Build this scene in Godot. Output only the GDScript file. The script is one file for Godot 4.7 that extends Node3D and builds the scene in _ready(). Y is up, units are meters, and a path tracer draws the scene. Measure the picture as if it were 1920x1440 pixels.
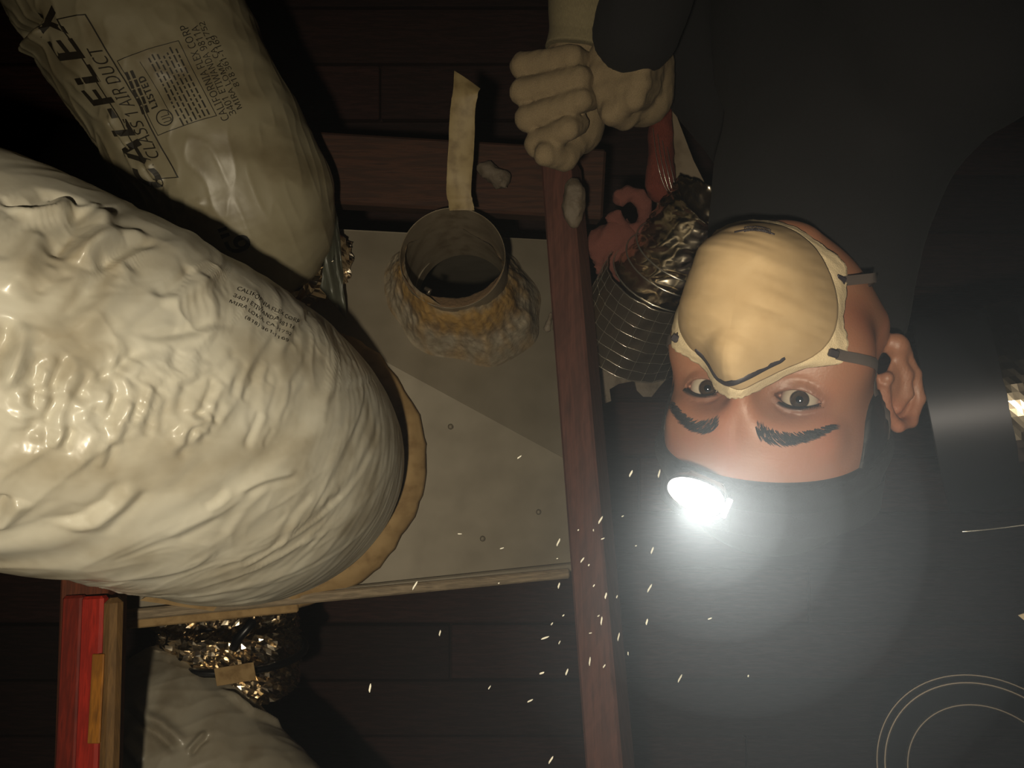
extends Node3D
# A dark duct closet: flexible ducts join a sheet-metal plenum, a technician with a respirator and a head lamp looks in.
# The camera is held upside down, as the photograph was taken: world up is the bottom of the picture.

const F := 1440.0                       # focal length in pixels of the 1920 x 1440 frame
const EYE := Vector3(0, 1.65, 0)        # camera position
var used := {}
var noise_a := FastNoiseLite.new()
var noise_r := FastNoiseLite.new()
var noise_c := FastNoiseLite.new()
var rng := RandomNumberGenerator.new()
var M := {}

func _ready() -> void:
	rng.seed = 7
	# --- camera
	var cam := Camera3D.new()
	cam.name = "camera"
	cam.fov = 53.13
	cam.near = 0.02
	cam.far = 30.0
	cam.transform = Transform3D(Basis(Vector3(-1, 0, 0), Vector3(0, -1, 0), Vector3(0, 0, 1)), EYE)
	add_child(cam)
	# --- environment: a closed dark room, no daylight
	var we := WorldEnvironment.new()
	we.name = "world_environment"
	var env := Environment.new()
	env.background_mode = Environment.BG_COLOR
	env.background_color = Color(0, 0, 0)
	env.tonemap_mode = Environment.TONE_MAPPER_LINEAR
	env.tonemap_exposure = 1.0
	env.sdfgi_enabled = true
	env.ssao_enabled = true
	env.ssil_enabled = true
	env.volumetric_fog_enabled = true
	env.volumetric_fog_density = 0.0
	we.environment = env
	add_child(we)
	# --- nested fog shells that give the glow round the head lamp
	haze()
	# --- noises and materials
	noise_a.seed = 11
	noise_a.noise_type = FastNoiseLite.TYPE_SIMPLEX_SMOOTH
	noise_a.frequency = 1.0
	noise_a.fractal_type = FastNoiseLite.FRACTAL_FBM
	noise_a.fractal_octaves = 3
	noise_r.seed = 5
	noise_r.noise_type = FastNoiseLite.TYPE_SIMPLEX_SMOOTH
	noise_r.frequency = 1.0
	noise_r.fractal_type = FastNoiseLite.FRACTAL_NONE
	noise_c.seed = 23
	noise_c.noise_type = FastNoiseLite.TYPE_CELLULAR
	noise_c.cellular_return_type = FastNoiseLite.RETURN_DISTANCE
	noise_c.cellular_jitter = 1.0
	noise_c.frequency = 1.0
	noise_c.fractal_type = FastNoiseLite.FRACTAL_NONE
	materials()
	# --- setting, then things
	room()
	unseen_work_lamp(Vector3(0.06, 1.745, 0.22))
	plenum()
	big_duct()
	upper_duct()
	open_collar()
	tape_strap()
	timbers()
	silver_duct()
	lower_duct()
	right_side()
	person()
	dust()

# ---------------------------------------------------------------- helpers: places
func P(px: float, py: float, d: float) -> Vector3:
	return Vector3(-(px - 960.0) / F * d, EYE.y + (py - 720.0) / F * d, -d)

func pix(w: Vector3) -> Vector2:
	var d := -w.z
	return Vector2(960.0 - w.x / d * F, 720.0 + (w.y - EYE.y) / d * F)

func on_plane(px: float, py: float, o: Vector3, n: Vector3) -> Vector3:
	var dir := P(px, py, 1.0) - EYE
	return EYE + dir * (n.dot(o - EYE) / n.dot(dir))

# ---------------------------------------------------------------- helpers: objects
func numbered(called: String) -> String:
	if not used.has(called):
		used[called] = 0
		return called
	used[called] += 1
	return "%s_%03d" % [called, used[called]]

func tag(o: Node3D, label: String, category: String, group := "", kind := "") -> Node3D:
	if label: o.set_meta("label", label)
	if category: o.set_meta("category", category)
	if group: o.set_meta("group", group)
	if kind: o.set_meta("kind", kind)
	return o

func thing(called: String, at: Vector3, label: String, category: String, group := "") -> Node3D:
	var o := Node3D.new()
	o.name = numbered(called)
	o.position = at
	add_child(o)
	return tag(o, label, category, group)

# a mesh part; the mesh holds world coordinates, which become the parent's
func part(called: String, m: Mesh, material: Material, parent: Node3D = null, label := "") -> MeshInstance3D:
	var o := MeshInstance3D.new()
	o.name = called if parent else numbered(called)
	o.mesh = m
	o.material_override = material
	o.cast_shadow = GeometryInstance3D.SHADOW_CASTING_SETTING_ON
	if parent:
		parent.add_child(o, true)
		var at := Vector3.ZERO
		var up: Node = parent
		while up is Node3D and up != self:
			at += (up as Node3D).position
			up = up.get_parent()
		o.position = -at
	else:
		add_child(o, true)
	if label: o.set_meta("label", label)
	return o

func structure(called: String, m: Mesh, material: Material, label: String) -> MeshInstance3D:
	var o := part(called, m, material)
	o.set_meta("kind", "structure")
	o.set_meta("label", label)
	return o

# ---------------------------------------------------------------- helpers: meshes
func mk(v: PackedVector3Array, f: PackedInt32Array, uv := PackedVector2Array(), col := PackedColorArray(), smooth := true) -> ArrayMesh:
	var c := Vector3.ZERO
	for p in v: c += p
	c /= maxf(1.0, v.size())
	var vol := 0.0
	for i in range(0, f.size(), 3):
		vol += (v[f[i]] - c).dot((v[f[i + 1]] - c).cross(v[f[i + 2]] - c))
	if vol > 0.0:
		for i in range(0, f.size(), 3):
			var t := f[i + 1]
			f[i + 1] = f[i + 2]
			f[i + 2] = t
	var a := []
	a.resize(Mesh.ARRAY_MAX)
	if smooth:
		var n := PackedVector3Array()
		n.resize(v.size())
		for i in range(0, f.size(), 3):
			var x := v[f[i]]
			var g := (v[f[i + 2]] - x).cross(v[f[i + 1]] - x)
			n[f[i]] += g
			n[f[i + 1]] += g
			n[f[i + 2]] += g
		for i in n.size():
			n[i] = n[i].normalized() if n[i].length_squared() > 0.0 else Vector3.UP
		a[Mesh.ARRAY_NORMAL] = n
	a[Mesh.ARRAY_VERTEX] = v
	a[Mesh.ARRAY_INDEX] = f
	if uv.size() == v.size(): a[Mesh.ARRAY_TEX_UV] = uv
	if col.size() == v.size(): a[Mesh.ARRAY_COLOR] = col
	var m := ArrayMesh.new()
	m.add_surface_from_arrays(Mesh.PRIMITIVE_TRIANGLES, a)
	return m

func grid_faces(nu: int, nv: int, wrap_v: bool) -> PackedInt32Array:
	var f := PackedInt32Array()
	var last := nv if wrap_v else nv - 1
	for i in nu - 1:
		for j in last:
			var j2 := (j + 1) % nv
			f.append_array([i * nv + j, (i + 1) * nv + j, (i + 1) * nv + j2, i * nv + j, (i + 1) * nv + j2, i * nv + j2])
	return f

# a sheet of nu x nv points given thickness along its own normals
func sheet(v: PackedVector3Array, nu: int, nv: int, thick: float, wrap_v := false, smooth := true, cols := PackedColorArray(), close_end := true) -> ArrayMesh:
	var f := grid_faces(nu, nv, wrap_v)
	var n := PackedVector3Array()
	n.resize(v.size())
	for i in range(0, f.size(), 3):
		var g := (v[f[i + 2]] - v[f[i]]).cross(v[f[i + 1]] - v[f[i]])
		for k in 3: n[f[i + k]] += g
	var all := v.duplicate()
	for i in v.size(): all.append(v[i] - n[i].normalized() * thick)
	var nn := v.size()
	var g2 := f.duplicate()
	for i in range(0, f.size(), 3):
		g2.append_array([f[i] + nn, f[i + 2] + nn, f[i + 1] + nn])
	var edge := []
	if not wrap_v:
		for i in nu - 1:
			edge.append([i * nv, (i + 1) * nv])
			edge.append([(i + 1) * nv + nv - 1, i * nv + nv - 1])
	for j in (nv if wrap_v else nv - 1):
		edge.append([(j + 1) % nv, j])
		if close_end: edge.append([(nu - 1) * nv + j, (nu - 1) * nv + (j + 1) % nv])
	for e in edge:
		g2.append_array([e[0], e[0] + nn, e[1] + nn, e[0], e[1] + nn, e[1]])
	var cc := cols.duplicate()
	cc.append_array(cols)
	return mk(all, g2, PackedVector2Array(), cc, smooth)

# a chamfered box: centre and axes by Transform3D, size, chamfer
func box(t: Transform3D, size: Vector3, ch := 0.002) -> ArrayMesh:
	var h := size / 2.0
	ch = minf(ch, minf(h.x, minf(h.y, h.z)) * 0.6)
	var v := PackedVector3Array()
	var f := PackedInt32Array()
	var faces := []
	var pts := {}
	for ax in 3:
		for sg in [-1.0, 1.0]:
			var q := []
			for k in [[-1, -1], [1, -1], [1, 1], [-1, 1]]:
				var p := Vector3.ZERO
				p[ax] = sg * h[ax]
				p[(ax + 1) % 3] = k[0] * (h[(ax + 1) % 3] - ch)
				p[(ax + 2) % 3] = k[1] * (h[(ax + 2) % 3] - ch)
				q.append(p)
			faces.append(q)
	for ax in 3:
		var b := (ax + 1) % 3
		var c := (ax + 2) % 3
		for s1 in [-1.0, 1.0]:
			for s2 in [-1.0, 1.0]:
				var p1 := Vector3.ZERO
				p1[b] = s1 * h[b]
				p1[c] = s2 * (h[c] - ch)
				var p2 := Vector3.ZERO
				p2[b] = s1 * (h[b] - ch)
				p2[c] = s2 * h[c]
				var q := []
				for e in [[p1, -1.0], [p1, 1.0], [p2, 1.0], [p2, -1.0]]:
					var p: Vector3 = e[0]
					p[ax] = e[1] * (h[ax] - ch)
					q.append(p)
				faces.append(q)
	for sx in [-1.0, 1.0]:
		for sy in [-1.0, 1.0]:
			for sz in [-1.0, 1.0]:
				faces.append([Vector3(sx * h.x, sy * (h.y - ch), sz * (h.z - ch)), Vector3(sx * (h.x - ch), sy * h.y, sz * (h.z - ch)), Vector3(sx * (h.x - ch), sy * (h.y - ch), sz * h.z)])
	for q in faces:
		var mid := Vector3.ZERO
		for p in q: mid += p
		var g: Vector3 = (q[2] - q[0]).cross(q[1] - q[0])
		if g.dot(mid) < 0.0: q.reverse()
		var at := v.size()
		for p in q: v.append(t * p)
		for k in range(1, q.size() - 1): f.append_array([at, at + k, at + k + 1])
	return mk(v, f, PackedVector2Array(), PackedColorArray(), false)

func look_basis(z: Vector3, y_hint := Vector3.UP) -> Basis:
	z = z.normalized()
	var x := y_hint.cross(z)
	if x.length() < 1e-4: x = Vector3.RIGHT.cross(z)
	x = x.normalized()
	return Basis(x, z.cross(x), z)

# a box between two points (long axis a-b), front side turned towards «face»
func bar(a: Vector3, b: Vector3, w: float, t: float, face := Vector3(0, 0, 1), ch := 0.002) -> ArrayMesh:
	var y := (b - a).normalized()
	var z := (face - y * face.dot(y)).normalized()
	return box(Transform3D(Basis(y.cross(z), y, z), (a + b) / 2.0), Vector3(w, a.distance_to(b), t), ch)

# a tube along points with radii; closed ends
func tube(pts: Array, rad: Array, seg := 12, close := true) -> ArrayMesh:
	var v := PackedVector3Array()
	var f := PackedInt32Array()
	var n := pts.size()
	var t0: Vector3 = (pts[1] - pts[0]).normalized()
	var side := t0.cross(Vector3(0.31, 0.87, 0.2)).normalized()
	for i in n:
		var t: Vector3 = (pts[mini(i + 1, n - 1)] - pts[maxi(i - 1, 0)]).normalized()
		side = (side - t * side.dot(t)).normalized()
		var up := t.cross(side)
		var r: float = rad[mini(i, rad.size() - 1)]
		for j in seg:
			var a := TAU * j / seg
			v.append(pts[i] + (side * cos(a) + up * sin(a)) * r)
	f = grid_faces(n, seg, true)
	if close:
		for e in [0, n - 1]:
			var c := v.size()
			v.append(pts[e])
			for j in seg:
				var a: int = e * seg + j
				var b: int = e * seg + (j + 1) % seg
				if e == 0: f.append_array([c, a, b])
				else: f.append_array([c, b, a])
	return mk(v, f)

# a surface of revolution: profile of (radius, height) round an axis
func lathe(prof: Array, o: Vector3, axis: Vector3, seg := 48, closed := true, smooth := true) -> ArrayMesh:
	var b := look_basis(axis)
	var v := PackedVector3Array()
	var pr := prof.duplicate()
	if closed: pr.append(prof[0])
	for p in pr:
		for j in seg:
			var a := TAU * j / seg
			v.append(o + b * Vector3(cos(a) * p.x, sin(a) * p.x, p.y))
	return mk(v, grid_faces(pr.size(), seg, true), PackedVector2Array(), PackedColorArray(), smooth)

func join(list: Array) -> ArrayMesh:
	var st := SurfaceTool.new()
	for m in list: st.append_from(m, 0, Transform3D())
	return st.commit()

func spline(pts: Array, n: int) -> Array:
	var out := []
	var m := pts.size() - 1
	for i in n:
		var u := float(i) / (n - 1) * m
		var k := mini(int(u), m - 1)
		var t := u - k
		var a = pts[maxi(k - 1, 0)]
		var b = pts[k]
		var c = pts[k + 1]
		var d = pts[mini(k + 2, m)]
		if k == 0: a = b * 2.0 - c
		if k == m - 1: d = c * 2.0 - b
		out.append((b * 2.0 + (c - a) * t + (a * 2.0 - b * 5.0 + c * 4.0 - d) * t * t + (b * 3.0 - a - c * 3.0 + d) * t * t * t) * 0.5)
	return out

# ---------------------------------------------------------------- helpers: surface nets
func smin(a: float, b: float, k: float) -> float:
	var h := maxf(k - absf(a - b), 0.0) / k
	return minf(a, b) - h * h * k * 0.25

func cap(p: Vector3, a: Vector3, b: Vector3, ra: float, rb: float) -> float:
	var ab := b - a
	var t := clampf((p - a).dot(ab) / ab.length_squared(), 0.0, 1.0)
	return (p - a - ab * t).length() - lerpf(ra, rb, t)

func ell(p: Vector3, r: Vector3) -> float:
	var k := (p / r).length()
	var g := (p / (r * r)).length()
	return k * (k - 1.0) / maxf(g, 1e-6) if k > 0.05 else -minf(r.x, minf(r.y, r.z))

func nets(lo: Vector3, hi: Vector3, cell: float, sd: Callable, out_v: PackedVector3Array, out_f: PackedInt32Array, at := Transform3D()) -> Array:
	var bs := 6
	var nb := Vector3i(((hi - lo) / (cell * bs)).ceil())
	var n := nb * bs + Vector3i.ONE
	var val := PackedFloat32Array()
	val.resize(n.x * n.y * n.z)
	val.fill(1e9)
	var vi := PackedInt32Array()
	vi.resize(n.x * n.y * n.z)
	vi.fill(-1)
	var act := []
	var reach := cell * bs * 0.87 * 1.35 + cell
	for bx in nb.x:
		for by in nb.y:
			for bz in nb.z:
				if absf(sd.call(lo + (Vector3(bx, by, bz) + Vector3(0.5, 0.5, 0.5)) * cell * bs)) < reach:
					act.append(Vector3i(bx, by, bz) * bs)
	var sy := n.z
	var sx := n.y * n.z
	for b: Vector3i in act:
		for x in range(b.x, b.x + bs + 1):
			for y in range(b.y, b.y + bs + 1):
				for z in range(b.z, b.z + bs + 1):
					var k := x * sx + y * sy + z
					if val[k] > 1e8:
						val[k] = sd.call(lo + Vector3(x, y, z) * cell)
	var off := [0, sx, sy, sx + sy, 1, sx + 1, sy + 1, sx + sy + 1]
	var edges := [[0, 1], [2, 3], [4, 5], [6, 7], [0, 2], [1, 3], [4, 6], [5, 7], [0, 4], [1, 5], [2, 6], [3, 7]]
	for b: Vector3i in act:
		for x in range(b.x, b.x + bs):
			for y in range(b.y, b.y + bs):
				for z in range(b.z, b.z + bs):
					var k := x * sx + y * sy + z
					var neg := 0
					for o in off:
						if val[k + o] < 0.0: neg += 1
					if neg == 0 or neg == 8: continue
					var sum := Vector3.ZERO
					var c := 0
					for e in edges:
						var a: float = val[k + off[e[0]]]
						var d: float = val[k + off[e[1]]]
						if (a < 0.0) != (d < 0.0):
							var t := a / (a - d)
							var p0 := Vector3(e[0] & 1, (e[0] >> 1) & 1, e[0] >> 2)
							var p1 := Vector3(e[1] & 1, (e[1] >> 1) & 1, e[1] >> 2)
							sum += p0.lerp(p1, t)
							c += 1
					vi[k] = out_v.size()
					out_v.append(at * (lo + (Vector3(x, y, z) + sum / c) * cell))
	for b: Vector3i in act:
		for x in range(maxi(b.x, 1), b.x + bs):
			for y in range(maxi(b.y, 1), b.y + bs):
				for z in range(maxi(b.z, 1), b.z + bs):
					var k := x * sx + y * sy + z
					var a := val[k] < 0.0
					for ax in 3:
						var s1: int = [sx, sy, 1][ax]
						var u: int = [sy, 1, sx][ax]
						var w: int = [1, sx, sy][ax]
						if a == (val[k + s1] < 0.0) or val[k + s1] > 1e8: continue
						var q := [vi[k], vi[k - u], vi[k - u - w], vi[k - w]]
						if q.has(-1): continue
						if a: out_f.append_array([q[0], q[2], q[1], q[0], q[3], q[2]])
						else: out_f.append_array([q[0], q[1], q[2], q[0], q[2], q[3]])
	return [out_v, out_f]

func blob(lo: Vector3, hi: Vector3, cell: float, sd: Callable, at := Transform3D(), smooth := true) -> ArrayMesh:
	var r := nets(lo, hi, cell, sd, PackedVector3Array(), PackedInt32Array(), at)
	return mk(r[0], r[1], PackedVector2Array(), PackedColorArray(), smooth)

# ---------------------------------------------------------------- materials
func mat(key: String, color: Color, rough := 0.7, metal := 0.0) -> StandardMaterial3D:
	var m := StandardMaterial3D.new()
	m.resource_name = key
	m.albedo_color = color
	m.roughness = rough
	m.metallic = metal
	M[key] = m
	return m

func noise_tex(sd: int, freq: float, ramp: Array, w := 512, octaves := 4) -> NoiseTexture2D:
	var n := FastNoiseLite.new()
	n.seed = sd
	n.frequency = freq
	n.fractal_octaves = octaves
	var t := NoiseTexture2D.new()
	t.width = w
	t.height = w
	t.seamless = true
	t.noise = n
	if ramp:
		var g := Gradient.new()
		var offs := PackedFloat32Array()
		var cols := PackedColorArray()
		for k in ramp.size():
			offs.append(float(k) / maxf(1, ramp.size() - 1))
			cols.append(ramp[k])
		g.offsets = offs
		g.colors = cols
		t.color_ramp = g
	return t

func textured(m: StandardMaterial3D, t: Texture2D, scale: Vector3, bump: Texture2D = null, height := 0.0) -> StandardMaterial3D:
	m.uv1_triplanar = true
	m.uv1_scale = scale
	if t: m.albedo_texture = t
	if bump:
		m.heightmap_enabled = true
		m.heightmap_texture = bump
		m.heightmap_scale = height
	return m

func materials() -> void:
	var fine := noise_tex(3, 0.02, [], 512, 5)
	var grain := noise_tex(4, 0.012, [Color(0.62, 0.62, 0.62), Color(1, 1, 1), Color(0.75, 0.75, 0.75), Color(0.95, 0.95, 0.95)], 512, 5)
	var dirt := noise_tex(9, 0.008, [Color(0.72, 0.68, 0.62), Color(0.95, 0.94, 0.92), Color(1, 1, 1)], 512, 5)
	var knit := noise_tex(14, 0.06, [Color(0.72, 0.72, 0.72), Color(1, 1, 1)], 512, 2)
	var m := textured(mat("duct_jacket", Color(0.87, 0.855, 0.80), 0.33), dirt, Vector3(3, 3, 3), fine, 0.03)
	m.metallic_specular = 0.38
	m.clearcoat_enabled = true
	m.clearcoat = 0.12
	m.clearcoat_roughness = 0.15
	textured(mat("duct_jacket_darker", Color(0.58, 0.55, 0.46), 0.40), dirt, Vector3(3, 3, 3), fine, 0.03)  # darker and yellower than the largest duct's jacket
	textured(mat("duct_jacket_grey", Color(0.66, 0.635, 0.58), 0.34), dirt, Vector3(3, 3, 3), fine, 0.03)
	mat("print", Color(0.14, 0.12, 0.09), 0.6)
	mat("marker", Color(0.07, 0.06, 0.05), 0.6)
	textured(mat("galvanised", Color(0.54, 0.505, 0.44), 0.55, 0.2), noise_tex(19, 0.006, [Color(0.86, 0.85, 0.83), Color(1, 1, 1)]), Vector3(4, 4, 4), fine, 0.01)
	textured(mat("collar_metal", Color(0.60, 0.55, 0.47), 0.5, 0.35), dirt, Vector3(6, 6, 6))
	mat("dark_metal", Color(0.42, 0.42, 0.45), 0.30, 0.9)
	m = mat("foil", Color(0.92, 0.86, 0.76), 0.22, 1.0)
	mat("foil_dull", Color(0.46, 0.42, 0.37), 0.38, 0.85)
	textured(mat("lining_brown", Color(0.42, 0.33, 0.23), 0.9), null, Vector3(20, 20, 20), fine, 0.1)
	mat("pipe_black", Color(0.30, 0.30, 0.32), 0.46, 0.85)
	mat("steel_soft", Color(0.85, 0.82, 0.74), 0.42, 0.9)
	mat("shade_black", Color(0.05, 0.05, 0.06), 0.9)
	mat("wire", Color(0.85, 0.83, 0.78), 0.25, 0.9)
	mat("black_plastic", Color(0.05, 0.05, 0.06), 0.35)
	m = textured(mat("mastic", Color(1, 1, 1), 0.75), dirt, Vector3(9, 9, 9), fine, 0.12)
	m.vertex_color_use_as_albedo = true
	textured(mat("mastic_plain", Color(0.42, 0.38, 0.33), 0.75), dirt, Vector3(9, 9, 9), fine, 0.12)
	textured(mat("wood_red", Color(0.36, 0.215, 0.175), 0.8), grain, Vector3(14, 1.2, 14), grain, 0.06)
	textured(mat("wood_beam", Color(0.26, 0.145, 0.085), 0.8), grain, Vector3(1.2, 14, 14), grain, 0.06)
	textured(mat("wood_tan", Color(0.62, 0.55, 0.45), 0.8), grain, Vector3(2.0, 22, 22), grain, 0.08)
	textured(mat("wood_tan_upright", Color(0.50, 0.37, 0.20), 0.8), grain, Vector3(22, 2, 22), grain, 0.05)
	textured(mat("wood_brown_upright", Color(0.42, 0.20, 0.09), 0.8), grain, Vector3(22, 2, 22), grain, 0.05)
	textured(mat("paint_red", Color(0.74, 0.17, 0.10), 0.6), grain, Vector3(18, 2, 18))
	textured(mat("paint_red_dark", Color(0.52, 0.14, 0.06), 0.65), grain, Vector3(18, 2, 18))
	textured(mat("paint_yellow", Color(0.70, 0.45, 0.12), 0.6), grain, Vector3(18, 2, 18))
	for k in 3:
		textured(mat("plank_%d" % k, [Color(0.23, 0.135, 0.12), Color(0.19, 0.11, 0.10), Color(0.27, 0.16, 0.145)][k], 0.85), grain, Vector3(1.1, 11, 11), grain, 0.08)
	textured(mat("room_wall", Color(0.20, 0.13, 0.11), 0.9), grain, Vector3(3, 3, 3))
	textured(mat("room_floor", Color(0.22, 0.20, 0.18), 0.9), dirt, Vector3(2, 2, 2))
	textured(mat("glove", Color(0.52, 0.45, 0.34), 0.95), knit, Vector3(26, 26, 26), knit, 0.10)
	textured(mat("glove_cuff", Color(0.50, 0.455, 0.34), 0.95), knit, Vector3(60, 6, 60), knit, 0.12)
	m = textured(mat("skin", Color(1, 1, 1), 0.48), null, Vector3(40, 40, 40), fine, 0.012)
	m.vertex_color_use_as_albedo = true
	m.subsurf_scatter_enabled = true
	m.subsurf_scatter_strength = 0.05
	m = mat("eye", Color(1, 1, 1), 0.06)
	m.vertex_color_use_as_albedo = true
	mat("hair", Color(0.07, 0.055, 0.05), 0.6)
	textured(mat("cloth_black", Color(0.05, 0.045, 0.055), 0.95), knit, Vector3(20, 20, 20), knit, 0.05)
	textured(mat("cap_knit", Color(0.07, 0.065, 0.07), 0.95), knit, Vector3(40, 40, 40), knit, 0.1)
	textured(mat("mask_cup", Color(0.80, 0.69, 0.53), 0.85), noise_tex(21, 0.01, [Color(0.93, 0.91, 0.88), Color(1, 1, 1)]), Vector3(9, 9, 9), fine, 0.012)
	textured(mat("mask_rim", Color(0.82, 0.74, 0.60), 0.9), null, Vector3(24, 24, 24), knit, 0.1)
	mat("nose_clip", Color(0.22, 0.20, 0.22), 0.5, 0.2)
	mat("elastic_grey", Color(0.33, 0.29, 0.27), 0.8)
	textured(mat("pink_fibre", Color(0.50, 0.30, 0.26), 0.95), knit, Vector3(30, 30, 30), knit, 0.3)
	textured(mat("red_fibre", Color(0.44, 0.20, 0.15), 0.95), knit, Vector3(30, 8, 30), knit, 0.3)
	textured(mat("yellow_fibre", Color(0.72, 0.54, 0.24), 0.95), knit, Vector3(24, 24, 24), knit, 0.3)
	textured(mat("grey_board", Color(0.45, 0.40, 0.33), 0.8), dirt, Vector3(5, 5, 5))
	textured(mat("tape", Color(0.60, 0.53, 0.38), 0.6), dirt, Vector3(8, 8, 8))
	textured(mat("kraft", Color(0.66, 0.55, 0.38), 0.8), dirt, Vector3(8, 8, 8))
	m = mat("sleeve_film", Color(0.30, 0.305, 0.26), 0.4)
	mat("dust", Color(0.9, 0.88, 0.82), 0.7)
	m = mat("lamp_glow", Color(1, 1, 1), 0.3)
	m.emission_enabled = true
	m.emission = Color(1, 0.99, 0.95)
	m.emission_energy_multiplier = 4.0
	m = mat("bulb_glow", Color(1, 1, 1), 0.3)
	m.emission_enabled = true
	m.emission = Color(1, 0.86, 0.64)
	m.emission_energy_multiplier = 4.0

# ---------------------------------------------------------------- haze
func haze() -> void:
	var t := thing("glow_haze", P(1303, 940, 0.46), "pale haze of nested fog shells giving the glow round the lit head lamp", "haze")
	t.set_meta("kind", "stuff")
	for k in 6:
		var r: float = [0.05, 0.075, 0.11, 0.155, 0.24, 0.38][k]
		var fog := FogVolume.new()
		fog.name = "haze"
		fog.shape = RenderingServer.FOG_VOLUME_SHAPE_ELLIPSOID
		fog.size = Vector3(r * 2.0, r * 2.0, minf(r * 2.0, 0.78))
		fog.position = P(1312, 945, 0.46).lerp(P(1400, 1000, 0.44), k / 5.0) - t.position
		var fm := FogMaterial.new()
		fm.resource_name = "haze"
		fm.density = [0.016, 0.013, 0.011, 0.009, 0.0075, 0.0055][k]  # densest near the lamp, to give its glow in the air
		fm.albedo = Color(1.0, 0.98, 0.95)
		fog.material = fm
		t.add_child(fog, true)

# ---------------------------------------------------------------- the room
func room() -> void:
	var slab := func(c: Vector3, s: Vector3) -> ArrayMesh: return box(Transform3D(Basis(), c), s, 0.004)
	structure("floor", slab.call(Vector3(0, -0.05, -0.4), Vector3(4.2, 0.1, 3.6)), M.room_floor, "dark floor of the duct closet")
	structure("ceiling", slab.call(Vector3(0, 2.73, -0.4), Vector3(4.2, 0.1, 3.6)), M.room_wall, "dark ceiling of the duct closet")
	structure("wall_left", slab.call(Vector3(-2.05, 1.34, -0.4), Vector3(0.1, 2.68, 3.6)), M.room_wall, "dark side wall of the duct closet")
	structure("wall_right", slab.call(Vector3(2.05, 1.34, -0.4), Vector3(0.1, 2.68, 3.6)), M.room_wall, "dark side wall of the duct closet behind the white duct")
	structure("wall_front", slab.call(Vector3(0, 1.34, 1.45), Vector3(4.2, 2.68, 0.1)), M.room_wall, "dark wall behind the viewer")
	var back := structure("wall_back", slab.call(Vector3(0, 1.34, -2.0), Vector3(4.2, 2.68, 0.1)), M.room_wall, "dark plank wall behind the ducts")
	for row in 19:
		for half in 2:
			var cut := -0.2 + 0.55 * sin(row * 2.4)
			var x0 := -1.99 if half == 0 else cut + 0.002
			var x1 := cut - 0.002 if half == 0 else 1.99
			var b := box(Transform3D(Basis(), Vector3((x0 + x1) / 2.0, 0.075 + row * 0.1405, -1.938)), Vector3(x1 - x0, 0.134, 0.022 + 0.004 * ((row * 7 + half * 3) % 4)), 0.003)
			part("plank", b, M["plank_%d" % ((row * 5 + half * 2) % 3)], back)

# ---------------------------------------------------------------- the unseen work lamp, out of view beside the viewer, lights ducts and mask
func unseen_work_lamp(at: Vector3) -> void:
	var aim := (P(820, 960, 0.8) - at).normalized()
	var t := thing("unseen_work_lamp", at, "unseen work lamp out of view beside the viewer, lights the ducts and mask", "lamp")
	part("reflector", lathe([Vector2(0.018, 0.055), Vector2(0.030, 0.05), Vector2(0.048, 0.025), Vector2(0.055, 0.0), Vector2(0.057, 0.0), Vector2(0.050, 0.027), Vector2(0.032, 0.053), Vector2(0.018, 0.058)], at, -aim), M.collar_metal, t)
	part("bulb", lathe([Vector2(0.0005, 0.014), Vector2(0.012, 0.016), Vector2(0.018, 0.026), Vector2(0.014, 0.042), Vector2(0.010, 0.052), Vector2(0.0005, 0.055)], at, -aim, 24), M.bulb_glow, t)
	part("socket", lathe([Vector2(0.0005, 0.05), Vector2(0.017, 0.05), Vector2(0.017, 0.10), Vector2(0.0005, 0.10)], at, -aim, 24), M.black_plastic, t)
	var e := at - aim * 0.10
	part("cord", tube(spline([e, e - aim * 0.03 + Vector3(0, 0.02, 0), e - aim * 0.04 + Vector3(0, 0.3, 0), e - aim * 0.03 + Vector3(0, 2.68 - e.y, 0)], 20), [0.004], 8), M.black_plastic, t)
	var l := SpotLight3D.new()
	l.name = "unseen_work_lamp_light"
	l.light_color = Color(1.0, 0.945, 0.83)
	l.light_energy = 0.68
	l.light_size = 0.014
	l.spot_range = 12.0
	l.spot_attenuation = 2.0
	l.spot_angle = 47.0
	l.spot_angle_attenuation = 1.0
	l.shadow_enabled = true
	add_child(l)
	l.look_at_from_position(at + aim * 0.002, at + aim)

# ---------------------------------------------------------------- plenum
var pl_o: Vector3
var pl_n: Vector3
var up_o: Vector3
var up_n: Vector3

func plane_of(a: Vector3, b: Vector3, c: Vector3) -> Vector3:
	var n := (b - a).cross(c - a).normalized()
	return n if n.z > 0.0 else -n

func flat_poly(px: PackedVector2Array, o: Vector3, n: Vector3, back: float) -> ArrayMesh:
	var f := Geometry2D.triangulate_polygon(px)
	var v := PackedVector3Array()
	var g := PackedInt32Array()
	for i in range(0, f.size(), 3):
		for k in 3:
			g.append(v.size())
			v.append(on_plane(px[f[i + k]].x, px[f[i + k]].y, o, n))
	for i in range(0, f.size(), 3):
		for k in [0, 2, 1]:
			g.append(v.size())
			v.append(on_plane(px[f[i + k]].x, px[f[i + k]].y, o, n) - n * back)
	var m := px.size()
	for i in m:
		var a := on_plane(px[i].x, px[i].y, o, n)
		var b := on_plane(px[(i + 1) % m].x, px[(i + 1) % m].y, o, n)
		for p in [a, b, b - n * back, a, b - n * back, a - n * back]:
			g.append(v.size())
			v.append(p)
	return mk(v, g, PackedVector2Array(), PackedColorArray(), false)

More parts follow.
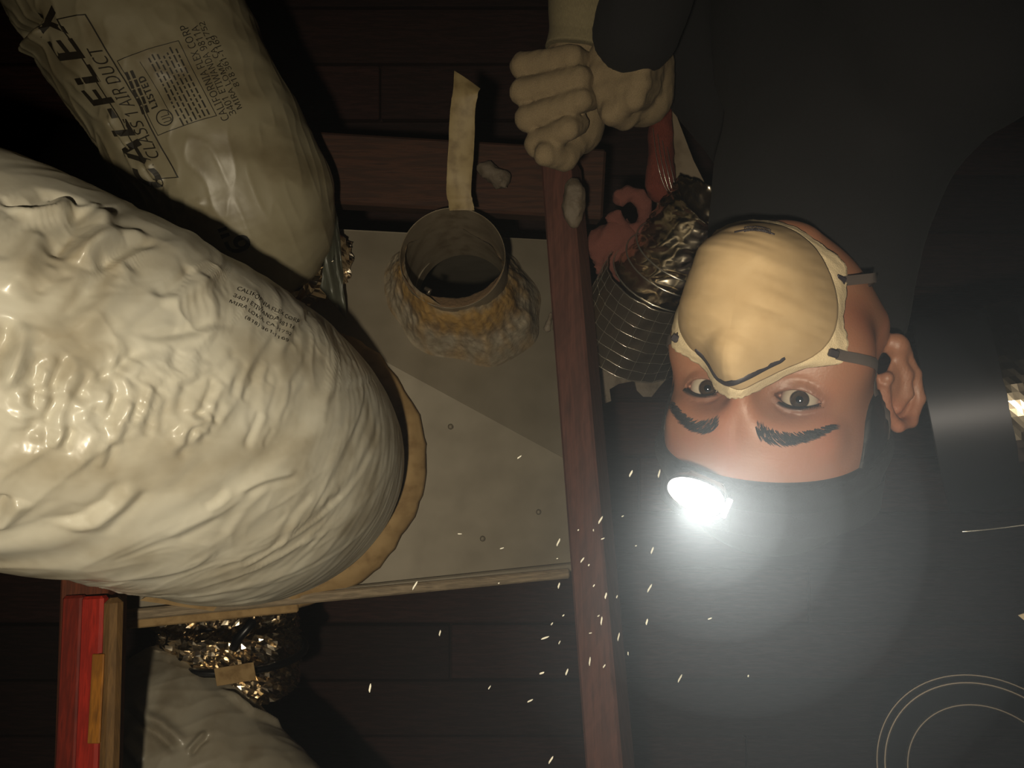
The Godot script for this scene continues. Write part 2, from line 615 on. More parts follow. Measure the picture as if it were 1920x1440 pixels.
func plenum() -> void:
	var bl := P(232, 1158, 0.99)
	var br := P(1132, 1060, 1.15)
	var tl := P(232, 412, 1.03)
	pl_o = bl
	pl_n = plane_of(bl, br, tl)
	var cr := on_plane(1132, 900, pl_o, pl_n)
	var tr := on_plane(1132, 420, pl_o, pl_n) - pl_n * 0.11
	up_o = tl
	up_n = plane_of(tl, cr, tr)
	var t := thing("plenum_box", (bl + br) / 2.0, "large sheet-metal plenum box behind the ducts with a diagonal crease", "plenum")
	# lower facet
	part("front_panel", flat_poly(PackedVector2Array([Vector2(232, 412), Vector2(1132, 900), Vector2(1132, 1060), Vector2(232, 1158)]), pl_o, pl_n, 0.002), M.galvanised, t)
	# upper facet with the round hole of the open collar
	var ring := []
	for k in 40:
		var a := TAU * k / 40.0
		ring.append(pix(collar_base() + collar_basis() * Vector3(cos(a), sin(a), 0) * 0.0745))
	var poly := PackedVector2Array([Vector2(232, 412), pix(tr), Vector2(1132, 900)])
	var best := 0
	for k in 40:
		if ring[k].distance_to(poly[2]) < ring[best].distance_to(poly[2]): best = k
	# walk the hole the other way round than the outline
	var area := 0.0
	for k in 40: area += ring[k].cross(ring[(k + 1) % 40])
	var outer := poly[0].cross(poly[1]) + poly[1].cross(poly[2]) + poly[2].cross(poly[0])
	var step := -1 if (area > 0.0) == (outer > 0.0) else 1
	for k in 41:
		poly.append(ring[posmod(best + step * k, 40)] + (Vector2(0.02, 0.05) if k == 40 else Vector2.ZERO))
	poly.append(Vector2(1131.9, 899.8))
	part("front_panel", flat_poly(poly, up_o, up_n, 0.002), M.galvanised, t)
	# the other sides of the box
	var dep := -pl_n * 0.42
	var wall := func(a: Vector3, b: Vector3) -> ArrayMesh:
		var i := (b - a).cross(pl_n).normalized() * 0.002
		var v := PackedVector3Array([a, b, b + dep, a + dep, a + i, b + i, b + dep + i, a + dep + i])
		return mk(v, PackedInt32Array([0, 1, 2, 0, 2, 3, 4, 6, 5, 4, 7, 6, 0, 4, 5, 0, 5, 1, 1, 5, 6, 1, 6, 2, 2, 6, 7, 2, 7, 3, 3, 7, 4, 3, 4, 0]), PackedVector2Array(), PackedColorArray(), false)
	part("side_panel", wall.call(tl, bl), M.galvanised, t)
	part("side_panel", wall.call(br, tr), M.galvanised, t)
	part("top_panel", wall.call(bl, br), M.galvanised, t)
	part("bottom_panel", wall.call(tr, tl), M.galvanised, t)
	part("back_panel", mk(PackedVector3Array([tl + dep, tr + dep, br + dep, bl + dep]), PackedInt32Array([0, 1, 2, 0, 2, 3]), PackedVector2Array(), PackedColorArray(), false), M.shade_black, t)  # black colour stands for the shade inside the box
	# folded flange and the wood ledge along its upper edge (at the bottom of the picture)
	part("flange", bar(on_plane(232, 1150, pl_o, pl_n) + pl_n * 0.006, on_plane(1132, 1055, pl_o, pl_n) + pl_n * 0.006, 0.012, 0.010, pl_n), M.galvanised, t)
	for k in 3:
		var q: Vector2 = [Vector2(845, 800), Vector2(905, 1010), Vector2(1010, 960)][k]
		part("screw", lathe([Vector2(0.0003, 0.003), Vector2(0.003, 0.0025), Vector2(0.0042, 0.0), Vector2(0.0003, -0.004)], on_plane(q.x, q.y, pl_o, pl_n), pl_n, 12), M.galvanised, t)
	# ragged sheet to the right of the post, with mastic along its edge
	var r_o := P(1190, 650, 1.10)
	var r_n := Vector3(0.05, 0.05, 1).normalized()
	var o := thing("side_sheet", r_o, "grey sheet with a ragged mastic edge right of the red post", "sheet")
	part("sheet", flat_poly(PackedVector2Array([Vector2(1070, 560), Vector2(1290, 560), Vector2(1290, 710), Vector2(1252, 708), Vector2(1236, 726), Vector2(1222, 744), Vector2(1206, 744), Vector2(1194, 732), Vector2(1190, 714), Vector2(1160, 720), Vector2(1143, 730), Vector2(1146, 752), Vector2(1130, 758), Vector2(1110, 776), Vector2(1070, 770)]), r_o, r_n, 0.012), M.mastic_plain, o)

# ---------------------------------------------------------------- ducts
class Duct:
	var pts := []          # axis points
	var rad := []          # radii
	var side := []
	var up := []
	var length := 0.0
	var cum := []
	var seen_px := PackedVector2Array()
	var bend: Callable     # (s in metres, a) -> outward shift
	func setup(p: Array, r: Array, first: Vector3) -> void:
		pts = p
		rad = r
		var n := p.size()
		cum = [0.0]
		for i in range(1, n): cum.append(cum[i - 1] + p[i].distance_to(p[i - 1]))
		length = cum[n - 1]
		var sd := first
		for i in n:
			var t: Vector3 = (p[mini(i + 1, n - 1)] - p[maxi(i - 1, 0)]).normalized()
			sd = (sd - t * sd.dot(t)).normalized()
			side.append(sd)
			up.append(t.cross(sd))
	# i: fractional row, a: angle
	func at(i: float, a: float, lift := 0.0) -> Vector3:
		var k := clampi(int(i), 0, pts.size() - 2)
		var t := i - k
		var s: float = lerpf(cum[k], cum[k + 1], t)
		var u: Vector3 = side[k].lerp(side[k + 1], t)
		var w: Vector3 = up[k].lerp(up[k + 1], t)
		var r: float = lerpf(rad[k], rad[k + 1], t) + bend.call(s, a) + lift
		return pts[k].lerp(pts[k + 1], t) + (u * cos(a) + w * sin(a)) * r
	func raw_at(i: float, a: float) -> Vector3:
		var k := clampi(int(i), 0, pts.size() - 2)
		var t := i - k
		var u: Vector3 = side[k].lerp(side[k + 1], t)
		var w: Vector3 = up[k].lerp(up[k + 1], t)
		return pts[k].lerp(pts[k + 1], t) + (u * cos(a) + w * sin(a)) * lerpf(rad[k], rad[k + 1], t)
	func surface(nu: int, nv: int) -> PackedVector3Array:
		var v := PackedVector3Array()
		for x in nu:
			var i: float = float(x) / (nu - 1) * (pts.size() - 1)
			for j in nv: v.append(at(i, TAU * j / nv))
		return v

func jacket(d: Duct, nu: int, nv: int) -> ArrayMesh:
	return mk(d.surface(nu, nv), grid_faces(nu, nv, true))

# (row, angle) of the nearest visible spot of a duct's surface under a pixel
func locate(d: Duct, q: Vector2) -> Vector2:
	var n: int = d.pts.size()
	if d.seen_px.is_empty():
		for x in n:
			for j in 180:
				var a := TAU * j / 180.0
				var nrm: Vector3 = d.side[x] * cos(a) + d.up[x] * sin(a)
				var p := d.raw_at(x, a)
				d.seen_px.append(pix(p) if nrm.dot(EYE - p) > 0.0 else Vector2(1e6, 1e6))
	var best_k := 0
	var score := 1e12
	for k in d.seen_px.size():
		var e := d.seen_px[k].distance_squared_to(q)
		if e < score:
			score = e
			best_k = k
	var best := Vector2(best_k / 180, TAU * (best_k % 180) / 180.0)
	score = sqrt(score)
	var st := Vector2(0.5, TAU / 360.0)
	for k in 12:
		for o in [Vector2(st.x, 0), Vector2(-st.x, 0), Vector2(0, st.y), Vector2(0, -st.y)]:
			var c: Vector2 = best + o
			c.x = clampf(c.x, 0, n - 1.001)
			var e := pix(d.raw_at(c.x, c.y)).distance_to(q)
			if e < score:
				score = e
				best = c
		st *= 0.7
	return best

func split_tri(v: PackedVector2Array, most: float) -> PackedVector2Array:
	var out := PackedVector2Array()
	var todo := []
	for i in range(0, v.size(), 3): todo.append([v[i], v[i + 1], v[i + 2]])
	while todo:
		var t: Array = todo.pop_back()
		var l := [t[0].distance_to(t[1]), t[1].distance_to(t[2]), t[2].distance_to(t[0])]
		var k := 0
		for j in 3:
			if l[j] > l[k]: k = j
		if l[k] <= most:
			out.append_array([t[0], t[1], t[2]])
			continue
		var a: Vector2 = t[k]
		var b: Vector2 = t[(k + 1) % 3]
		var c: Vector2 = t[(k + 2) % 3]
		var m := (a + b) / 2.0
		todo.append([a, m, c])
		todo.append([m, b, c])
	return out

# letters or strokes, given as 2D triangles in 0..1 x 0..1, laid onto a duct between three pixels: start, end, and the top of the start
func print_on(d: Duct, tri: PackedVector2Array, a: Vector2, b: Vector2, c: Vector2, lift := 0.0006) -> ArrayMesh:
	var la := locate(d, a)
	var lb := locate(d, b)
	var lc := locate(d, c)
	if lb.y - la.y > PI: lb.y -= TAU
	if lb.y - la.y < -PI: lb.y += TAU
	if lc.y - la.y > PI: lc.y -= TAU
	if lc.y - la.y < -PI: lc.y += TAU
	var v := PackedVector3Array()
	var f := PackedInt32Array()
	for p in tri:
		var q := la + (lb - la) * p.x + (lc - la) * p.y
		f.append(v.size())
		v.append(d.at(clampf(q.x, 0, d.pts.size() - 1.001), q.y, lift))
	return mk(v, f)

func letters(text: String, bold := false) -> PackedVector2Array:
	var tm := TextMesh.new()
	var font := SystemFont.new()
	font.font_names = PackedStringArray(["Droid Sans"])
	if bold: font.font_weight = 700
	tm.font = font
	tm.text = text
	tm.font_size = 48
	tm.pixel_size = 0.02
	tm.depth = 0.0
	tm.curve_step = 3.0
	var arr := tm.get_mesh_arrays()
	var v: PackedVector3Array = arr[Mesh.ARRAY_VERTEX]
	var idx = arr[Mesh.ARRAY_INDEX]
	var order := PackedInt32Array()
	if idx != null and idx.size() > 0: order = idx
	else: order = PackedInt32Array(range(v.size()))
	var lo := Vector2(1e9, 1e9)
	var hi := -lo
	for p in v:
		lo = lo.min(Vector2(p.x, p.y))
		hi = hi.max(Vector2(p.x, p.y))
	var out := PackedVector2Array()
	for i in order: out.append((Vector2(v[i].x, v[i].y) - lo) / (hi - lo))
	return split_tri(out, 0.34)

func bars(list: Array) -> PackedVector2Array:      # [x0, y0, x1, y1] in 0..1
	var out := PackedVector2Array()
	for r in list:
		out.append_array([Vector2(r[0], r[1]), Vector2(r[2], r[1]), Vector2(r[2], r[3]), Vector2(r[0], r[1]), Vector2(r[2], r[3]), Vector2(r[0], r[3])])
	return split_tri(out, 0.08)

func frame_bars(tx: float, ty: float) -> PackedVector2Array:
	return bars([[0, 0, 1, ty], [0, 1.0 - ty, 1, 1], [0, 0, tx, 1], [1.0 - tx, 0, 1, 1]])

func ring_tri() -> PackedVector2Array:
	var out := PackedVector2Array()
	for k in 28:
		var a := Vector2.from_angle(TAU * k / 28.0)
		var b := Vector2.from_angle(TAU * (k + 1) / 28.0)
		var h := Vector2(0.5, 0.5)
		out.append_array([h + a * 0.5, h + b * 0.5, h + b * 0.43, h + a * 0.5, h + b * 0.43, h + a * 0.43])
	return out

# creases: [[row, angle] ...] polylines with a height profile; distances in metres on the surface
func bins(folds: Array) -> Dictionary:
	var out := {}
	for fo in folds:
		for x in range(floori(fo.lo.x / 0.03), floori(fo.hi.x / 0.03) + 1):
			for y in range(floori(fo.lo.y / 0.03), floori(fo.hi.y / 0.03) + 1):
				var key := Vector2i(x, y)
				if not out.has(key): out[key] = []
				out[key].append(fo)
	return out

func crease(binned: Dictionary, s: float, ra: float) -> float:
	var h := 0.0
	var list = binned.get(Vector2i(floori(s / 0.03), floori(ra / 0.03)))
	if list == null: return 0.0
	for fo in list:
		if s < fo.lo.x or s > fo.hi.x or ra < fo.lo.y or ra > fo.hi.y: continue
		var q := Vector2(s, ra)
		var best := 1e9
		var sg := 1.0
		var along := 0.0
		var m: int = fo.p.size()
		for k in m - 1:
			var a: Vector2 = fo.p[k]
			var ab: Vector2 = fo.p[k + 1] - a
			var t := clampf((q - a).dot(ab) / ab.length_squared(), 0.0, 1.0)
			var e := q - a - ab * t
			var l := e.length()
			if l < best:
				best = l
				sg = signf(ab.cross(q - a))
				along = (k + t) / (m - 1)
		var x: float = best * sg / fo.w
		var fade := clampf(minf(along, 1.0 - along) * 5.0, 0.0, 1.0)
		fade = fade * fade * (3.0 - 2.0 * fade)
		# a lip on one side that drops into a valley on the other
		h += fo.amp * fade * (exp(-pow((x + 0.55) / 0.75, 2.0)) - 1.15 * exp(-pow((x - 0.75) / 0.6, 2.0)))
	return h

func fold(d: Duct, r: float, px: Array, w: float, amp: float) -> Dictionary:
	var p := []
	var lo := Vector2(1e9, 1e9)
	var hi := -lo
	for q in px:
		var l := locate(d, q)
		var k := clampi(int(l.x), 0, d.pts.size() - 2)
		var a := l.y if l.y < PI else l.y - TAU
		var z := Vector2(lerpf(d.cum[k], d.cum[k + 1], l.x - k), a * r)
		p.append(z)
		lo = lo.min(z)
		hi = hi.max(z)
	var g := Vector2(w, w) * 3.0
	return {"p": p, "w": w, "amp": amp, "lo": lo - g, "hi": hi + g}

func big_duct() -> void:
	var d := Duct.new()
	var ax := [P(540, 868, 1.03), P(505, 862, 0.965), P(440, 838, 0.86), P(300, 775, 0.755), P(120, 712, 0.68), P(-120, 640, 0.63), P(-420, 570, 0.61), P(-760, 520, 0.62)]
	var rr := [0.158, 0.168, 0.173, 0.171, 0.169, 0.168, 0.168, 0.168]
	var n := 60
	d.bend = func(_s, _a): return 0.0
	d.setup(spline(ax, n), spline(rr, n), Vector3(0, 0, 1))
	var R := 0.18
	var folds := [
		fold(d, R, [Vector2(172, 368), Vector2(174, 420), Vector2(150, 462), Vector2(136, 492)], 0.011, 0.012),
		fold(d, R, [Vector2(160, 372), Vector2(112, 366), Vector2(96, 382), Vector2(50, 386), Vector2(0, 376)], 0.009, 0.010),
		fold(d, R, [Vector2(300, 440), Vector2(240, 445), Vector2(190, 470), Vector2(150, 500)], 0.010, -0.007),
		fold(d, R, [Vector2(232, 480), Vector2(222, 510), Vector2(180, 565), Vector2(120, 630)], 0.009, 0.006),
		fold(d, R, [Vector2(50, 598), Vector2(34, 640), Vector2(12, 680), Vector2(-10, 740)], 0.008, 0.010),
		fold(d, R, [Vector2(52, 600), Vector2(52, 650), Vector2(46, 700), Vector2(20, 740)], 0.006, -0.005),
		fold(d, R, [Vector2(300, 650), Vector2(250, 692), Vector2(190, 735), Vector2(165, 770)], 0.008, 0.005),
		fold(d, R, [Vector2(430, 600), Vector2(380, 622), Vector2(330, 630), Vector2(260, 640)], 0.007, 0.003),
		fold(d, R, [Vector2(380, 500), Vector2(372, 520), Vector2(340, 545), Vector2(300, 560)], 0.008, 0.005),
		fold(d, R, [Vector2(400, 780), Vector2(366, 786), Vector2(350, 806), Vector2(318, 830)], 0.005, 0.004),
		fold(d, R, [Vector2(402, 782), Vector2(390, 805), Vector2(360, 818), Vector2(325, 842)], 0.005, 0.004),
		fold(d, R, [Vector2(250, 900), Vector2(215, 950), Vector2(165, 978), Vector2(110, 995)], 0.008, 0.005),
		fold(d, R, [Vector2(30, 935), Vector2(10, 960), Vector2(-20, 1000)], 0.007, 0.008),
		fold(d, R, [Vector2(100, 430), Vector2(86, 460), Vector2(60, 520), Vector2(30, 560)], 0.008, -0.005),
		fold(d, R, [Vector2(560, 890), Vector2(500, 905), Vector2(450, 930)], 0.007, -0.003),
		fold(d, R, [Vector2(140, 660), Vector2(118, 720), Vector2(108, 760)], 0.005, 0.004),
		fold(d, R, [Vector2(185, 700), Vector2(160, 745), Vector2(140, 800)], 0.005, 0.004),
		fold(d, R, [Vector2(238, 710), Vector2(232, 760), Vector2(205, 810)], 0.005, 0.004),
		fold(d, R, [Vector2(285, 720), Vector2(270, 760), Vector2(255, 800)], 0.004, 0.003),
		fold(d, R, [Vector2(415, 708), Vector2(404, 740), Vector2(390, 770)], 0.004, 0.003),
		fold(d, R, [Vector2(500, 770), Vector2(490, 800), Vector2(470, 850)], 0.005, 0.002),
	]
	var fr := RandomNumberGenerator.new()
	fr.seed = 19
	for f in folds:
		f.w *= 0.72
	for k in 70:
		var c := Vector2(40 + 520 * pow(fr.randf(), 1.3), fr.randfn(755, 48))
		var l := fr.randf_range(16, 52)
		var tilt := deg_to_rad(fr.randfn(68, 9))
		var e := Vector2(cos(tilt), -sin(tilt)) * l
		folds.append(fold(d, R, [c - e, c + Vector2(fr.randf_range(-5, 5), fr.randf_range(-4, 4)), c + e], fr.randf_range(0.0028, 0.0045), fr.randf_range(0.0010, 0.0026) * (1.0 - 0.6 * clampf((c.x - 300.0) / 260.0, 0, 1))))
	for k in 45:
		var c := Vector2(fr.randf_range(0, 640), fr.randf_range(400, 1040))
		var l := fr.randf_range(25, 80)
		var tilt := deg_to_rad(fr.randfn(42, 12))
		var e := Vector2(cos(tilt), -sin(tilt)) * l
		folds.append(fold(d, R, [c - e, c + Vector2(fr.randf_range(-8, 8), fr.randf_range(-8, 8)), c + e], fr.randf_range(0.004, 0.008), fr.randf_range(-0.002, 0.003)))
	var fb := bins(folds)
	d.bend = func(s: float, a: float) -> float:
		var b := a if a < PI else a - TAU
		var ra := b * R
		var near := clampf((s - 0.05) / 0.28, 0.0, 1.0)          # smooth and tight at the plenum, loose further out
		var q1 := s + 0.35 * ra
		var q2 := ra - 0.35 * s
		var n1 := noise_a.get_noise_2d(q1 * 9.0, q2 * 3.2)
		var n2 := noise_r.get_noise_2d(q1 * 26.0 + 7.0, q2 * 6.0)
		var r2 := 1.0 - absf(n2)
		var n3 := noise_r.get_noise_2d(q1 * 62.0 + 3.0 * n2, q2 * 13.0 + 31.0)
		var n5 := noise_r.get_noise_2d(q1 * 10.0 + 91.0 + 0.4 * n2, q2 * 3.0 + 11.0)
		var r4 := 1.0 - absf(noise_r.get_noise_2d((s + 0.22 * ra) * 30.0 + 63.0, (ra - 0.22 * s) * 5.0 + 17.0))
		var patch := clampf(0.35 + 1.2 * noise_r.get_noise_2d(s * 7.0 + 3.0, ra * 7.0), 0.0, 1.0)
		var h := near * (0.0050 * noise_c.get_noise_2d(q1 * 11.0 + 0.5 * n2, q2 * 3.6) + 0.0030 * patch * noise_c.get_noise_2d(q1 * 27.0 + 40.0, q2 * 8.0) + 0.0030 * n1 + 0.0035 * (0.5 - absf(n5)) + patch * (0.0022 * (0.5 - absf(n2)) + 0.0016 * pow(r4, 9.0) + 0.0009 * (0.5 - absf(n3))))
		# gathers round the end
		h += (1.0 - near) * 0.0006 * noise_r.get_noise_2d(s * 110.0, ra * 9.0)
		# the outer film sags a little
		return h + 0.6 * crease(fb, s, ra)
	var t := thing("insulated_duct", P(420, 830, 0.86), "largest flexible duct in wrinkled white plastic, bending into the plenum", "duct", "")
	part("jacket", jacket(d, 500, 640), M.duct_jacket, t)
	var txt := []
	var dn := Vector2(-0.50, 0.86)
	var rows := ["CALIFORNIA FLEX CORP", "3401 ETIWANDA 9811A", "MIRA LOMA, CA 91752", "(818) 361-1169"]
	for k in 4:
		var a := Vector2(450, 538) + dn * 14.0 * k + (Vector2(34, 20) if k == 3 else Vector2.ZERO)
		var b := Vector2(562, 606) + dn * 14.0 * k
		txt.append(print_on(d, letters(rows[k]), a, b, a - dn * 7.5))
	part("lettering", join(txt), M.print, t, "small black printed address lines")
	# kraft mastic bead where the duct meets the plenum
	var v := PackedVector3Array()
	var nu := 9
	var nv := 120
	var c := on_plane(522, 866, pl_o, pl_n)
	var b := look_basis(pl_n)
	for i in nu:
		var u := float(i) / (nu - 1)
		for j in nv:
			var a := TAU * j / nv
			var lump := noise_a.get_noise_2d(cos(a) * 4.0, sin(a) * 4.0) * 0.006
			var r := 0.158 + u * (0.036 + lump)
			v.append(c + b * Vector3(cos(a) * r * 1.02, sin(a) * r, 0.012 * sin(PI * (0.15 + 0.85 * u)) + 0.003 * noise_a.get_noise_2d(a * 9.0, u * 3.0) + 0.001))
	part("mastic_bead", sheet(v, nu, nv, 0.006, true), M.kraft, t)

func upper_duct() -> void:
	var d := Duct.new()
	var n := 60
	d.bend = func(_s, _a): return 0.0
	d.setup(spline([P(482, 442, 1.06), P(470, 412, 1.03), P(440, 342, 1.01), P(364, 213, 0.99), P(283, 80, 0.975), P(185, -90, 0.97), P(60, -300, 1.0)], n), spline([0.100, 0.114, 0.120, 0.123, 0.128, 0.132, 0.13], n), Vector3(0, 0, 1))
	var R := 0.124
	var folds := [
		fold(d, R, [Vector2(90, 40), Vector2(72, 58), Vector2(50, 82), Vector2(36, 105)], 0.010, 0.012),
		fold(d, R, [Vector2(200, 215), Vector2(222, 250), Vector2(245, 285)], 0.007, 0.006),
		fold(d, R, [Vector2(270, 300), Vector2(290, 335), Vector2(310, 352)], 0.007, 0.005),
		fold(d, R, [Vector2(310, 390), Vector2(340, 398), Vector2(370, 392), Vector2(395, 380)], 0.006, 0.0012),
	]
	var fb := bins(folds)
	d.bend = func(s: float, a: float) -> float:
		var b := a if a < PI else a - TAU
		var ra := b * R
		var n1 := noise_a.get_noise_2d(s * 8.0 + 50.0, ra * 5.0)
		var n2 := noise_r.get_noise_2d(s * 16.0 + ra * 9.0 + 70.0, ra * 26.0 - s * 6.0)
		var r2 := 1.0 - absf(n2)
		var left := clampf(0.3 - ra * 6.0, 0.0, 1.0)
		return 0.006 * n1 + (0.0008 + 0.0028 * left) * r2 * r2 * r2 + crease(fb, s, ra)
	var t := thing("printed_duct", P(420, 300, 1.0), "flexible duct in darker plastic with printed lettering, above the largest duct", "duct")
	part("jacket", jacket(d, 300, 360), M.duct_jacket_darker, t)
	var txt := []
	var add := func(tri: PackedVector2Array, a: Vector2, b: Vector2, c: Vector2): txt.append(print_on(d, tri, a, b, c))
	add.call(letters("CLASS 1 AIR DUCT"), Vector2(303, 295), Vector2(190, 88), Vector2(280, 297))
	add.call(frame_bars(0.006, 0.05), Vector2(337, 333), Vector2(163, 27), Vector2(290, 336))
	add.call(letters("CAL-FLEX", true), Vector2(318, 352), Vector2(100, 10), Vector2(276, 352))
	add.call(frame_bars(0.009, 0.012), Vector2(407, 218), Vector2(335, 75), Vector2(297, 255))
	add.call(ring_tri(), Vector2(332, 228), Vector2(315, 200), Vector2(304, 242))
	add.call(letters("UL"), Vector2(324, 226), Vector2(316, 210), Vector2(308, 231))
	add.call(letters("LISTED", true), Vector2(296, 200), Vector2(268, 140), Vector2(284, 205))
	var rows := []
	for k in 7:
		var x := 0.0
		var r := RandomNumberGenerator.new()
		r.seed = 40 + k
		while x < 0.92:
			var w := r.randf_range(0.03, 0.11)
			rows.append([x, k / 7.0, minf(x + w, 1.0), k / 7.0 + 0.05])
			x += w + 0.022
	add.call(bars(rows), Vector2(394, 215), Vector2(328, 84), Vector2(338, 238))
	var rows2 := []
	for k in 2:
		for j in 5: rows2.append([j * 0.2, k * 0.5, j * 0.2 + 0.17, k * 0.5 + 0.3])
	add.call(bars(rows2), Vector2(280, 210), Vector2(246, 128), Vector2(262, 216))
	add.call(bars([[0, 0, 1, 0.5]]), Vector2(322, 215), Vector2(262, 115), Vector2(320, 216))
	add.call(letters("CALIFORNIA FLEX CORP"), Vector2(430, 224), Vector2(350, 46), Vector2(417, 230))
	add.call(letters("3401 ETIWANDA 9811A"), Vector2(443, 214), Vector2(370, 48), Vector2(431, 219))
	add.call(letters("MIRA LOMA, CA 91752"), Vector2(455, 202), Vector2(384, 40), Vector2(444, 207))
	add.call(letters("818 361-1169"), Vector2(450, 160), Vector2(404, 66), Vector2(440, 164))
	part("lettering", join(txt), M.print, t, "black printed lettering and boxes")
	part("size_mark", print_on(d, letters("6\"", true), Vector2(474, 462), Vector2(452, 412), Vector2(432, 478)), M.marker, t, "hand-marked black figure six")
	# crumpled foil tape round the end
	var end := d.at(0.0, 0.0)
	var c0: Vector3 = d.pts[0]
	var ax: Vector3 = (d.pts[0] - d.pts[4]).normalized()
	var bb := look_basis(ax)
	var v := PackedVector3Array()
	var nu := 15
	var nv := 110
	var r := RandomNumberGenerator.new()
	r.seed = 3
	nu = 26
	var run := spline([c0 - ax * 0.014, c0 + ax * 0.022, P(552, 487, 1.10), P(576, 500, 1.135)], nu)
	for i in nu:
		var u := float(i) / (nu - 1)
		var tg: Vector3 = (run[mini(i + 1, nu - 1)] - run[maxi(i - 1, 0)]).normalized()
		var fb2 := look_basis(tg)
		for j in nv:
			var a := TAU * j / nv
			var rg := 1.0 - absf(noise_r.get_noise_2d(a * 2.4, u * 8.0))
			var rad := lerpf(0.106, 0.068, smoothstep(0.1, 0.9, u)) + 0.006 * noise_r.get_noise_2d(cos(a) * 3.0, u * 4.0 + sin(a) * 3.0) + 0.005 * rg * rg * rg + r.randf_range(-0.0012, 0.0012)
			v.append(run[i] + fb2 * Vector3(cos(a) * rad, sin(a) * rad, r.randf_range(-0.0012, 0.0012)))
	part("foil_tape", sheet(v, nu, nv, 0.0008, true, false), M.foil, t, "crumpled shiny foil tape")
	# a film sleeve that stands off the duct's right end
	var v2 := PackedVector3Array()
	for i in 14:
		var u := i / 13.0
		for j in 12:
			var w := j / 11.0
			var p := P(lerpf(lerpf(624, 600, u), lerpf(634, 650, u), w), lerpf(lerpf(385, 540, u), lerpf(410, 600, u), w), lerpf(1.04, 1.07, w))
			v2.append(p + Vector3(0, 0, 0.010 * noise_a.get_noise_2d(u * 5.0, w * 3.0)))
	part("film_sleeve", sheet(v2, 14, 12, 0.0006), M.sleeve_film, t, "loose greenish film sleeve")
	part("inner_neck", tube([c0 + ax * 0.02, c0 + ax * 0.11], [0.076], 40), M.galvanised, t)

func lower_duct() -> void:
	var d := Duct.new()
	var n := 40
	d.bend = func(_s, _a): return 0.0
	d.setup(spline([P(228, 1262, 1.17), P(272, 1322, 1.16), P(330, 1400, 1.14), P(396, 1478, 1.12), P(490, 1590, 1.09), P(660, 1800, 1.05)], n), spline([0.060, 0.098, 0.116, 0.120, 0.122, 0.122], n), Vector3(0, 0, 1))
	var R := 0.125
	var folds := [
		fold(d, R, [Vector2(235, 1318), Vector2(270, 1350), Vector2(300, 1365), Vector2(350, 1408)], 0.010, 0.008),
		fold(d, R, [Vector2(225, 1385), Vector2(240, 1410), Vector2(262, 1438)], 0.010, 0.008),
		fold(d, R, [Vector2(415, 1285), Vector2(470, 1330), Vector2(525, 1365)], 0.010, -0.008),
		fold(d, R, [Vector2(352, 1415), Vector2(368, 1395), Vector2(390, 1375)], 0.006, 0.005),
	]
	var fb := bins(folds)
	d.bend = func(s: float, a: float) -> float:
		var b := a if a < PI else a - TAU
		var ra := b * R
		var n2 := noise_r.get_noise_2d(s * 24.0 + ra * 12.0 + 170.0, ra * 10.0)
		var r2 := 1.0 - absf(n2)
		return 0.005 * noise_a.get_noise_2d(s * 7.0 + 90.0, ra * 5.0) + 0.0012 * r2 * r2 * r2 + crease(fb, s, ra)
	var t := thing("grey_duct", P(380, 1380, 1.13), "small grey flexible duct below the plenum beside the red-painted post", "duct")
	part("jacket", jacket(d, 180, 240), M.duct_jacket_grey, t)
	# foil-taped collar over it
	var v := PackedVector3Array()
	var nu := 26
	var nv := 110
	var r := RandomNumberGenerator.new()
	r.seed = 12
	for i in nu:
		var u := float(i) / (nu - 1)
		for j in nv:
			var a := TAU * j / nv
			var rg := 1.0 - absf(noise_r.get_noise_2d(cos(a) * 4.0 + 9.0, u * 7.0 + sin(a) * 4.0))
			var rad := 0.092 + 0.012 * noise_a.get_noise_2d(cos(a) * 3.0, u * 4.0 + sin(a) * 3.0) + 0.007 * rg * rg * rg + r.randf_range(-0.0012, 0.0012)
			v.append(P(428, lerpf(1166, 1290, u), 1.24) + Vector3(cos(a) * rad * 1.15, r.randf_range(-0.002, 0.002), sin(a) * rad))
	var o := thing("foil_collar", P(428, 1225, 1.24), "crumpled foil-taped collar with a black strap under the plenum ledge", "collar")
	part("foil_wrap", sheet(v, nu, nv, 0.0008, true, false), M.foil, o)
	var loop := []
	for k in 33:
		var a := TAU * k / 32.0
		loop.append(P(428, 1216 - 6 * cos(a), 1.24) + Vector3(cos(a) * 0.121, 0, sin(a) * 0.106))
	part("strap", tube(loop, [0.0062], 8, false), M.black_plastic, o, "thin black strap")
	part("strap_tail", tube([P(438, 1216, 1.125), P(446, 1198, 1.122), P(462, 1180, 1.125), P(474, 1164, 1.135)], [0.007], 8), M.black_plastic, o)
	part("kraft_tape", bar(P(404, 1270, 1.12), P(478, 1258, 1.12), 0.026, 0.002), M.kraft, o, "torn tan tape strip")

# ---------------------------------------------------------------- open collar
func collar_axis() -> Vector3:
	return Vector3(0.03, -0.20, 0.98).normalized()

func collar_rim() -> Vector3:
	return P(848, 482, 1.025)

func collar_base() -> Vector3:
	var ax := collar_axis()
	var o := collar_rim()
	return o - ax * (up_n.dot(o - up_o) / up_n.dot(ax))

func collar_basis() -> Basis:
	return look_basis(collar_axis())

